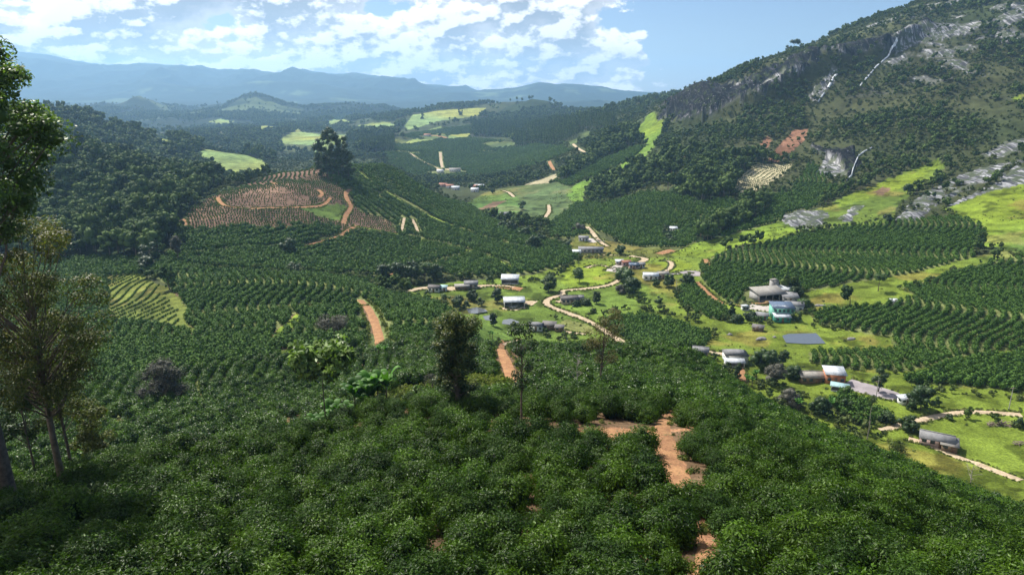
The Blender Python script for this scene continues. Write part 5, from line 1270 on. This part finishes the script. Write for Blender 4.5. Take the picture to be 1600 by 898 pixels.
for px, py, hp, wp, sh, mt, lb in VT:
    seed += 1
    ym = 128.0 if py > 530 else (240.0 if py > 395 and px > 560 else 165.0)
    if px > 1350 and py > 560: ym = 124.0
    yx = 1150.0 if px == 1240 or px in (1232, 1153, 1178, 1474) else 12000.0
    if (px, py) == (1557, 792): ym = 70.0
    x, y, z = at1(px, py, ymin=ym, ymax=yx); d = math.sqrt(x * x + y * y + (z - CAMZ) ** 2) / 1.02
    H_ = hp * d / F; W_ = wp * d / F
    small = max(H_, W_) < 5 or d > 450
    tree('bush' if sh == 'dome' else 'tree', lb, px, py, H_, W_, sh, mt, seed, nleaf=700 if small else 2400, lsize=max(.28, d / F * 1.7), nclump=14 if small else 30, crad=.19, trunk=.03, ymin=ym, ymax=yx, cat='bush' if sh == 'dome' else 'tree', xyz=(x, y, z))
for i, (px, py, h, lb) in enumerate([(503, 276, 50, 'leftmost'), (512, 275, 62, 'second from left'), (521, 277, 74, 'tallest'), (530, 278, 64, 'fourth from left'), (538, 280, 66, 'fifth from left'), (545, 284, 48, 'rightmost')]):
    x, y, z = at1(px, py, ymin=330.0, ymax=590.0); d = math.hypot(x, y)
    tree('eucalyptus_tree', lb + ' eucalyptus of the tall dark clump on top of the coffee hill', px, py, h * d / F, 13.0, 'column', 'darkleaf', 500 + i, 'eucalyptus clump on the coffee hill', nleaf=3400, lsize=1.0, nclump=30, crad=.17, trunk=.012, xyz=(x, y, z))

# ------------------------------------------------------------------ buildings
def corr(name, color, rough=.45, metal=0.0, per=.25, var=.2):
    m, nt, N, b = new_mat(name); g = nt.nodes.new('ShaderNodeTexCoord'); sp = nt.nodes.new('ShaderNodeSeparateXYZ'); nt.links.new(g.outputs['Object'], sp.inputs[0])
    n1 = N.noise(g.outputs['Object'], .8, 5, .7); sheet = nt.nodes.new('ShaderNodeTexWhiteNoise'); sheet.noise_dimensions = '1D'; nt.links.new(N.math('FLOOR', N.math('DIVIDE', sp.outputs[0], 1.1)), sheet.inputs['W'])
    f = N.math('MULTIPLY', N.ramp(n1, .3, .7, 1 - var, 1 + var), N.math('ADD', .88, N.math('MULTIPLY', sheet.outputs[0], .2)))
    c = N.vmath('SCALE', tuple(color)); nt.links.new(f, c.node.inputs['Scale']); nt.links.new(c, b.inputs['Base Color'])
    b.inputs['Roughness'].default_value = rough; b.inputs['Metallic'].default_value = metal
    w = N.math('SINE', N.math('MULTIPLY', sp.outputs[0], 6.283 / per)); bp = nt.nodes.new('ShaderNodeBump'); bp.inputs['Distance'].default_value = .04; nt.links.new(w, bp.inputs['Height']); nt.links.new(bp.outputs[0], b.inputs['Normal'])
    return m
M['r_white'] = corr('white_sheet_roof', (.62, .66, .70)); M['r_grey'] = corr('grey_fibre_roof', (.25, .25, .26), .8); M['r_tan'] = corr('weathered_sheet_roof', (.31, .29, .26), .7)
M['r_dark'] = corr('dark_tile_roof', (.17, .155, .15), .8); M['r_red'] = corr('clay_tile_roof', (.40, .17, .11), .8); M['r_blue'] = corr('blue_panel_roof', (.14, .19, .28), .3); M['r_aqua'] = corr('aqua_sheet_roof', (.38, .58, .60), .5)
for k, c in dict(w_white=(.66, .66, .64), w_grey=(.30, .29, .28), w_brick=(.42, .17, .09), w_green=(.16, .42, .33), w_teal=(.05, .26, .19), w_pink=(.42, .30, .28), w_tan=(.45, .38, .30), w_wood=(.17, .12, .08)).items():
    M[k] = plain(k + '_plaster', c, .85, .15, 1.0)
M['opening'] = plain('dark_opening', (.02, .02, .022), .4, .1); M['glass'] = plain('window_glass', (.05, .07, .09), .12, .1, spec=.6); M['door'] = plain('painted_door', (.20, .12, .08), .6, .2); M['concrete'] = plain('concrete', (.38, .37, .35), .85, .15)
def boxv(x0, x1, y0, y1, z0, z1):
    V = np.array([(x, y, z) for x in (x0, x1) for y in (y0, y1) for z in (z0, z1)], float)
    return V, np.array([(0, 1, 3, 2), (4, 6, 7, 5), (0, 4, 5, 1), (2, 3, 7, 6), (0, 2, 6, 4), (1, 5, 7, 3)])
def quadslab(a, b, c, d_, t):
    top = np.array([a, b, c, d_], float); n_ = unit(np.cross(top[1] - top[0], top[3] - top[0])[None])[0]; bot = top - n_ * t
    V = np.concatenate([top, bot]); return V, np.array([(0, 1, 2, 3), (7, 6, 5, 4), (0, 4, 5, 1), (1, 5, 6, 2), (2, 6, 7, 3), (3, 7, 4, 0)])
def building(name, label, px, py, w, d_, h, rot=0, roof='gable', rise=1.2, rm='r_grey', wm='w_white', wins=2, door=True, open_front=False, group=None, ymin=128.0, ov=.4, base=0.6, cat='house', storey=1, chimney=False, xyz=None):
    x, y, z = xyz or at1(px, py, ymin=ymin)
    root = empty(name, (x, y, z), R_(rot)); tag(root, label, cat, group)
    hw, hd_ = w / 2, d_ / 2
    S = Soup()
    if open_front:
        for bx in ((-hw, hw, hd_ - .15, hd_, -base, h), (-hw, -hw + .15, -hd_, hd_ - .15, -base, h), (hw - .15, hw, -hd_, hd_ - .15, -base, h), (-hw + .15, hw - .15, -hd_, hd_ - .15, -base, .05)): S.add(*boxv(*bx))
    else: S.add(*boxv(-hw, hw, -hd_, hd_, -base, h))
    if roof == 'gable':   # ridge along x; wedge under the slopes closes the gable ends
        V = np.array([(-hw, -hd_, h), (-hw, hd_, h), (-hw, 0, h + rise), (hw, -hd_, h), (hw, hd_, h), (hw, 0, h + rise)])
        S.add(V, t=np.array([(0, 2, 1), (3, 4, 5)]))
    if roof in ('mono', 'shed'):
        V = np.array([(-hw, -hd_, h), (-hw, hd_, h), (-hw, hd_, h + rise), (hw, -hd_, h), (hw, hd_, h), (hw, hd_, h + rise)])
        S.add(V, q=np.array([(1, 4, 5, 2)]), t=np.array([(0, 2, 1), (3, 4, 5)]))
    link('wall', S.mesh('wall', [M[wm]]), root)
    S = Soup(); t = .12; e = .03
    if roof == 'gable':
        k = rise / hd_; yo = hd_ + ov; zo = h - ov * k + e
        S.add(*quadslab((-hw - ov, -yo, zo), (hw + ov, -yo, zo), (hw + ov, 0, h + rise + e), (-hw - ov, 0, h + rise + e), -t))
        S.add(*quadslab((hw + ov, yo, zo), (-hw - ov, yo, zo), (-hw - ov, 0, h + rise + e), (hw + ov, 0, h + rise + e), -t))
        S.add(*boxv(-hw - ov, hw + ov, -.15, .15, h + rise + .12, h + rise + .22))
    elif roof in ('mono', 'shed'):
        k = rise / d_; S.add(*quadslab((-hw - ov, -hd_ - ov, h - ov * k + e), (hw + ov, -hd_ - ov, h - ov * k + e), (hw + ov, hd_ + ov, h + rise + ov * k + e), (-hw - ov, hd_ + ov, h + rise + ov * k + e), -t))
    elif roof == 'hip':
        rx = max(hw - hd_, .1); o_ = ov; V = np.array([(-hw - o_, -hd_ - o_, h), (hw + o_, -hd_ - o_, h), (hw + o_, hd_ + o_, h), (-hw - o_, hd_ + o_, h), (-rx, 0, h + rise), (rx, 0, h + rise)])
        S.add(V + np.array([0, 0, e]), q=np.array([(0, 1, 5, 4), (2, 3, 4, 5), (3, 2, 1, 0)]), t=np.array([(1, 2, 5), (3, 0, 4)]))
    elif roof == 'flat': S.add(*boxv(-hw - ov, hw + ov, -hd_ - ov, hd_ + ov, h + e, h + .18))
    ro = link('roof', S.mesh('roof', [M[rm]]), root)
    if chimney: link('chimney', Soup().add(*boxv(hw * .4, hw * .4 + .6, .2, .8, h, h + rise + .9)).mesh('chimney', [M['w_brick']]), ro)
    if open_front:
        n_ = max(2, int(w / 3))
        for i in range(1, n_):
            xx = -hw + w * i / n_; link('post', Soup().add(*boxv(xx - .1, xx + .1, -hd_ + .05, -hd_ + .25, -base, h)).mesh('post', [M['concrete']]), root)
    else:
        slots = wins + (1 if door else 0); dpos = slots // 2 if door else -1
        for s_ in range(storey):
            for i in range(slots):
                cx_ = -hw + w * (i + .5) / slots; z0 = s_ * 2.7
                if i == dpos and s_ == 0: link('door', Soup().add(*boxv(cx_ - .45, cx_ + .45, -hd_ - .04, -hd_ + .02, 0.02, 2.1)).mesh('door', [M['door']]), root)
                else: link('window', Soup().add(*boxv(cx_ - .55, cx_ + .55, -hd_ - .035, -hd_ + .02, z0 + .95, z0 + 1.95)).mesh('window', [M['glass']]), root)
        for sx_ in (-1, 1):
            a = sx_ * hw; link('window', Soup().add(*boxv(min(a - .02, a + .035 * sx_), max(a + .02, a + .035 * sx_), -.5, .5, .95, 1.95)).mesh('window', [M['glass']]), root)
    return root
B = building
B('farm_shed', 'white-roofed open shed on the red earth pad under the coffee hill', 797, 442, 8.8, 5.5, 2.6, -4, 'mono', 1.2, 'r_white', 'w_white', open_front=True, cat='shed')
B('farm_shed', 'long white metal shed with dark open front beside the round tree', 803, 477, 9.5, 9.0, 3.0, 4, 'gable', 1.1, 'r_white', 'w_white', open_front=True, cat='shed')
B('farmhouse', 'grey-roofed house at the right end of the pale farm road', 736, 449, 6.6, 5.0, 2.4, 5, 'gable', 1.3, 'r_grey', 'w_tan')
B('farm_shed', 'low long shed with pale sheets joined to the grey-roofed farm road house', 722, 452, 7.0, 3.0, 1.8, 8, 'mono', .5, 'r_tan', 'w_wood', wins=1, cat='shed')
B('farmhouse', 'small dark-roofed house at the left of the valley farm', 679, 455, 5.5, 4.0, 2.3, -10, 'gable', 1.1, 'r_dark', 'w_white')
B('farm_shed', 'little aqua roofed shed right of the dark-roofed house', 692, 454, 4.0, 3.0, 2.0, -5, 'mono', .4, 'r_aqua', 'w_white', wins=1, cat='shed')
B('farmhouse', 'long brown-roofed house inside the bend of the valley road', 889, 473, 8.0, 4.5, 2.3, 8, 'gable', 1.4, 'r_dark', 'w_tan', wins=3)
B('farm_shed', 'short grey annex at the right end of the brown-roofed house', 905, 470, 3.5, 3.5, 2.0, 8, 'gable', .9, 'r_grey', 'w_tan', wins=1, cat='shed')
B('farmhouse', 'grey metal roofed house behind the slender centre tree', 838, 515, 5.6, 4.6, 2.3, -8, 'hip', 1.3, 'r_grey', 'w_white')
B('farm_shed', 'dark low shed right of the grey metal roofed house', 858, 513, 5.5, 3.5, 2.0, -12, 'mono', .6, 'r_dark', 'w_wood', wins=1, cat='shed')
B('farm_shed', 'dark sheet shelter farthest right by the maize plot', 874, 517, 3.5, 2.5, 1.8, -12, 'mono', .5, 'r_dark', 'w_wood', wins=1, cat='shed')
B('farmhouse', 'white-roofed house beside the dark tree pair at the road end', 1016, 436, 7.6, 5.5, 2.5, -3, 'gable', 1.2, 'r_white', 'w_white')
B('farmhouse', 'beige walled house right of the white-roofed one at the road end', 1035, 434, 5.5, 4.5, 2.6, 2, 'gable', 1.0, 'r_tan', 'w_tan')
B('cottage', 'pink walled cottage left of the village yard', 978, 415, 5.0, 4.0, 2.3, 10, 'gable', 1.0, 'r_red', 'w_pink', ymin=240.0)
B('cottage', 'blue-grey roofed cottage in front of the village yard', 990, 419, 5.0, 4.0, 2.3, -5, 'gable', 1.0, 'r_blue', 'w_pink', ymin=240.0)
B('cottage', 'small white cottage right side of the village yard', 1001, 418, 4.0, 3.5, 2.2, 0, 'gable', .9, 'r_grey', 'w_white', ymin=240.0)
B('cottage', 'low white-roofed cottage at the left of the village yard', 968, 413, 4.5, 3.0, 2.0, 4, 'mono', .5, 'r_white', 'w_tan', ymin=240.0)
B('farmhouse', 'grey-roofed house left of the pale yard on the hillside', 912, 376, 6.5, 5.0, 2.3, -10, 'gable', 1.2, 'r_grey', 'w_white', ymin=380.0)
B('long_shed', 'very long low grey shed on the valley bottom', 923, 394, 15.5, 5.0, 2.4, -3, 'gable', 1.2, 'r_grey', 'w_grey', wins=5, ymin=300.0, cat='shed')
B('cottage', 'tiny white-roofed cottage at the tip of the coffee hill', 901, 398, 5.0, 3.5, 2.2, 0, 'mono', .6, 'r_white', 'w_white', wins=1, ymin=300.0)
B('cottage', 'small white-roofed house alone in the hillside coffee', 1052, 361, 5.2, 4.0, 2.2, -3, 'mono', .7, 'r_white', 'w_white', wins=2, ymin=300.0)
B('cottage', 'grey-roofed house among creek trees under the small valley pasture', 789, 338, 8.5, 5.0, 2.4, 5, 'gable', 1.4, 'r_grey', 'w_tan', ymin=450.0)
B('cottage', 'grey-roofed cottage at the lower end of the short white road', 846, 346, 7.0, 4.5, 2.4, -5, 'gable', 1.2, 'r_grey', 'w_white', ymin=450.0)
for i, (px, py, w_, rm, wm, lb) in enumerate([(693, 292, 10, 'r_red', 'w_pink', 'leftmost red-roofed house of the far village'), (703, 294, 9, 'r_red', 'w_white', 'second red-roofed house of the far village'), (712, 297, 9, 'r_white', 'w_white', 'white-roofed house below the red ones in the far village'),
        (742, 300, 8, 'r_white', 'w_white', 'lowest white house of the far village'), (749, 294, 11, 'r_white', 'w_white', 'widest white house of the far village'), (742, 295, 7, 'r_red', 'w_pink', 'small pink house beside the widest white one in the far village')]):
    B('village_house', lb, px, py, w_, 7.0, 3.0, (i * 23) % 17 - 8, 'gable', 1.8, rm, wm, ymin=600.0)
B('far_building', 'pale long building in the far valley below the straight road', 711, 268, 18, 8, 3.5, 4, 'gable', 2, 'r_tan', 'w_white', wins=4, ymin=850.0)
B('far_building', 'white building left of the pale long one in the far valley', 688, 270, 10, 7, 3.2, -6, 'gable', 1.6, 'r_white', 'w_white', ymin=850.0)
B('far_building', 'house on the red earth patch under the far pasture ridge', 668, 213, 16, 8, 3.5, 0, 'gable', 2, 'r_red', 'w_white', ymin=1000.0)
B('big_shed', 'big weathered-roof shed with open front, largest building of the farm', 1199, 467, 14.5, 8.5, 3.4, 14, 'mono', 1.6, 'r_tan', 'w_grey', open_front=True, cat='shed')
B('water_tower', 'square grey tower with a pointed cap behind the big farm shed', 1208, 457, 3.2, 3.2, 6.6, 6, 'hip', .7, 'r_tan', 'w_grey', wins=0, door=False, cat='tower', ov=.25)
B('farm_shed', 'pale roofed wing right of the square tower', 1226, 460, 7.0, 5.5, 3.0, -6, 'mono', .8, 'r_white', 'w_grey', cat='shed', wins=2)
B('farm_shed', 'grey lean-to on the right side of the big farm shed', 1233, 470, 7.0, 6.0, 2.6, -10, 'mono', .8, 'r_grey', 'w_grey', cat='shed', wins=2)
B('green_house', 'two-storey green house with blue-grey roof, front of the farm', 1220, 496, 9.0, 6.5, 5.2, -4, 'mono', 1.0, 'r_blue', 'w_green', wins=4, storey=2)
B('veranda', 'teal walled veranda with white roof before the green house', 1221, 502, 6.5, 3.4, 2.4, -4, 'mono', .7, 'r_white', 'w_teal', wins=2, cat='veranda', door=True)
B('farm_shed', 'grey tiled wing behind the right side of the green house', 1240, 484, 7.5, 5.5, 2.8, -16, 'gable', 1.2, 'r_grey', 'w_white', cat='shed', wins=2)
B('farm_shed', 'low aqua walled shed at the left corner of the farm yard', 1190, 498, 5.0, 3.4, 1.9, -18, 'mono', .5, 'r_grey', 'w_green', cat='shed', wins=1)
B('shelter', 'tiny white canopy left of the farm yard', 1164, 484, 3.0, 2.6, 1.9, 0, 'hip', .7, 'r_white', 'w_white', open_front=True, cat='shelter')
B('shelter', 'small brown sloping shelter on the grass above the pond', 1184, 516, 4.2, 2.4, 1.5, -28, 'mono', .5, 'r_dark', 'w_wood', cat='shelter', wins=0)
B('shelter', 'tiny white shelter at the corner of the right coffee field', 1397, 474, 2.8, 2.0, 1.4, 0, 'mono', .4, 'r_white', 'w_white', wins=0, cat='shelter')
B('farmhouse', 'small grey-roofed house cut off by the coffee hill edge', 1094, 555, 5.2, 4.4, 2.4, -14, 'gable', 1.0, 'r_grey', 'w_pink')
B('farmhouse', 'grey hip-roofed house with a white front awning', 1148, 564, 7.8, 6.0, 3.2, -4, 'hip', 1.5, 'r_grey', 'w_white', storey=1)
B('awning', 'white sheet awning along the front of the hip-roofed house', 1147, 572, 6.6, 2.6, 1.9, -4, 'mono', .6, 'r_white', 'w_white', open_front=True, cat='awning')
B('farmhouse', 'low grey tiled house left of the orange brick one', 1267, 595, 8.2, 5.2, 2.4, -3, 'gable', 1.1, 'r_tan', 'w_wood', wins=3)
B('farmhouse', 'orange brick house with white sloping roof and veranda', 1302, 595, 6.0, 4.8, 3.2, -10, 'mono', .9, 'r_white', 'w_brick', wins=2)
B('canopy', 'pale blue canopy below the orange brick house', 1311, 610, 4.8, 2.3, 1.7, -28, 'mono', .3, 'r_aqua', 'w_white', open_front=True, cat='canopy')
B('outbuilding', 'tiny white outbuilding at the right corner of the drying yard', 1411, 630, 2.6, 2.2, 1.8, 10, 'mono', .4, 'r_white', 'w_white', wins=1, cat='outbuilding')
B('farmhouse', 'grey-roofed pinkish farmhouse by the lowest track', 1462, 694, 7.6, 4.2, 2.2, -30, 'gable', 1.2, 'r_grey', 'w_pink', wins=3, ymin=126.0)
B('annex', 'low annex with a loose white sheet at the end of the pinkish farmhouse', 1482, 701, 3.6, 4.2, 1.9, -30, 'mono', .5, 'r_tan', 'w_wood', wins=1, cat='annex', ymin=126.0)
# heaps and logs
def heap(name, label, px, py, w, d_, h, mat, seed, cat, ymin=128.0, rot=0):
    x, y, z = at1(px, py, ymin=ymin); v, f = lump((0, 0, 0), (w / 2, d_ / 2, h), 3, .35, seed); v[:, 2] = np.maximum(v[:, 2], -.3)
    o = link(name, mesh_np(name, v, tris=f, mats=[M[mat]], smooth=False)); o.location = (x, y, z); o.rotation_euler = (0, 0, R_(rot)); tag(o, label, cat); return o
M['husk'] = plain('coffee_husk', (.22, .14, .06), .95, .3, 2.0)
M['boulder'] = plain('boulder_rock', (.20, .19, .19), .8, .4, .8, bump=.2)
M['timber'] = plain('stacked_timber', (.24, .19, .15), .9, .4, 2.0)
heap('husk_heap', 'long brown heap of coffee husks in front of the big farm shed', 1200, 475, 10, 2.4, 1.3, 'husk', 601, 'heap', rot=10)
for i, (px, py, w_, d2, h2, lb) in enumerate([(1190, 530, 4.5, 2.5, .9, 'flat grey boulder on the grass left of the pond'), (1140, 523, 2.5, 1.5, .7, 'small grey boulder on the grass left of the brown shelter'), (1210, 527, 1.6, 1.2, .6, 'tiny boulder between the flat one and the pond'),
        (1331, 530, 3.8, 2.0, .8, 'dark boulder on the grass right of the pond'), (1280, 478, 6.0, 3.0, .8, 'brown earth mound on the pasture right of the farm'), (1020, 372, 3, 2, 1.0, 'pale boulder in the hillside coffee')]):
    heap('boulder', lb, px, py, w_, d2, h2, 'boulder', 610 + i, 'boulder', ymin=128.0 if py > 500 else 250.0)
for i, (px, py, lb) in enumerate([(1552, 664, 'leftmost heap of the grey timber beside the field track'), (1565, 662, 'middle heap of the grey timber beside the field track'), (1578, 664, 'rightmost heap of the grey timber beside the field track'), (1592, 694, 'grey timber heap at the right edge below the bush')]):
    x, y, z = at1(px, py, ymin=124.0); r = np.random.default_rng(700 + i); S = Soup()
    for k in range(16):
        a = r.normal(.3, .5); c_ = np.array([r.normal(0, .7), r.normal(0, .5), r.uniform(0, .7)]); dvec = np.array([math.cos(a), math.sin(a), r.normal(0, .12)]) * r.uniform(.8, 1.5)
        V, q = tube([c_ - dvec, c_ + dvec], [.09, .07], 6); S.add(V, q)
    o = link('timber_heap', S.mesh('timber_heap', [M['timber']])); o.location = (x, y, z); tag(o, lb, 'timber heap', 'timber heaps by the field track')
def pole(label, px, py, H_, ymin=128.0):
    x, y, z = at1(px, py, ymin=ymin); S = Soup(); V, q = tube([(0, 0, -.5), (0, 0, H_)], [.13, .09], 8); root = empty('utility_pole', (x, y, z)); tag(root, label, 'utility pole', 'utility poles in the valley')
    link('post', S.add(V, q).mesh('post', [M['concrete']]), root); link('crossarm', Soup().add(*boxv(-.9, .9, -.06, .06, H_ - .6, H_ - .48)).mesh('crossarm', [M['timber']]), root)
pole('thin utility pole on the pasture above the field track, near the right edge', 1576, 640, 7.5, 124.0)
pole('utility pole beside the red road left of the big coffee field', 1056, 462, 8.5, 240.0)
pole('utility pole behind the white-roofed house at the road end', 1043, 425, 8.5, 240.0)
pole('utility pole between the drying yard and its coffee plot', 1368, 626, 7.0)
# ------------------------------------------------------------------ water
m, nt, N, b = new_mat('pond_water'); tcn = nt.nodes.new('ShaderNodeTexCoord')
b.inputs['Base Color'].default_value = (.10, .11, .12, 1); b.inputs['Roughness'].default_value = .12; b.inputs['Specular IOR Level'].default_value = .8
bp = nt.nodes.new('ShaderNodeBump'); bp.inputs['Distance'].default_value = .02; nt.links.new(N.noise(tcn.outputs['Object'], 2.2, 3), bp.inputs['Height']); nt.links.new(bp.outputs[0], b.inputs['Normal']); M['water'] = m
def pond(poly, ymin, off=.12):
    x, y = world_poly(poly, ymin, 600, step=4); z = float(np.median(sample(Z, x, y))) + off
    c = np.array([x.mean(), y.mean()]); n_ = len(x); rg = []
    for s_ in (1.0, .6, .25): rg.append(np.stack([c[0] + (x - c[0]) * s_, c[1] + (y - c[1]) * s_, np.full(n_, z)], -1))
    V = np.concatenate(rg + [np.array([[c[0], c[1], z]])]); i = np.arange(n_); j = (i + 1) % n_
    q = np.concatenate([np.stack([k * n_ + i, k * n_ + j, (k + 1) * n_ + j, (k + 1) * n_ + i], -1) for k in (0, 1)]); t = np.stack([2 * n_ + i, 2 * n_ + j, np.full(n_, 3 * n_)], -1)
    tag(link('pond', mesh_np('pond', V, quads=q, tris=t, mats=[M['water']])), kind='structure')
pond([(1222, 525), (1232, 522), (1275, 521), (1282, 528), (1290, 537), (1262, 538), (1228, 536)], 128.0, .22)
pond([(729, 483), (745, 480), (758, 483), (762, 488), (745, 491), (732, 489)], 246.0)
pond([(754, 494), (766, 492), (775, 497), (772, 502), (758, 500)], 246.0)
pond([(786, 500), (798, 498), (812, 503), (800, 508), (784, 506)], 246.0)
# waterfalls: thin white veils lying on the rock
M['foam'] = plain('white_water', (.72, .75, .78), .5, .35, .25)
def fall(label, pts, width, ymin, ymax=1400.0):
    pts = [(p[0], p[1]) for p in pts]; d_ = dense([list(p) for p in pts], 2.0, close=False); x, y = at([p[0] for p in d_], [p[1] for p in d_], ymin=ymin, ymax=ymax)
    r = np.random.default_rng(int(pts[0][0])); w = width * np.convolve(np.pad(r.uniform(.5, 1.3, len(x)), 2, 'edge'), np.ones(5) / 5, 'valid'); t = np.gradient(np.stack([x, y], -1), axis=0); L = np.hypot(*t.T) + 1e-6; nx, ny = -t[:, 1] / L, t[:, 0] / L
    V = []
    for c in (-1, -.3, .3, 1): jx = x + nx * w * c / 2; jy = y + ny * w * c / 2; V.append(np.stack([jx, jy, sample(Z, jx, jy) + (1.5 if abs(c) < 1 else .5)], -1))
    V = np.stack(V, 1).reshape(-1, 3); a = np.arange(len(x) - 1)[:, None] * 4 + np.arange(3)[None]
    tag(link('waterfall', mesh_np('waterfall', V, quads=np.stack([a, a + 4, a + 5, a + 1], -1).reshape(-1, 4), mats=[M['foam']])), label, 'waterfall')
fall('longest thin white waterfall running down the upper cliff', [(1402, 62), (1398, 70), (1392, 78), (1388, 88), (1378, 97), (1367, 107), (1358, 118), (1350, 127), (1343, 136)], 1.9, 500)
fall('short white cascade left of the longest waterfall, under the cliff edge', [(1308, 116), (1302, 122), (1298, 130), (1294, 138)], 2.8, 500)
fall('tiny white cascade below the short one on the dark rock', [(1288, 146), (1282, 154), (1277, 161)], 1.6, 500)
fall('white stream dropping into the ravine beside the red landslide', [(1362, 232), (1350, 238), (1341, 245), (1337, 254), (1333, 264), (1331, 274), (1322, 284)], 1.1, 400)
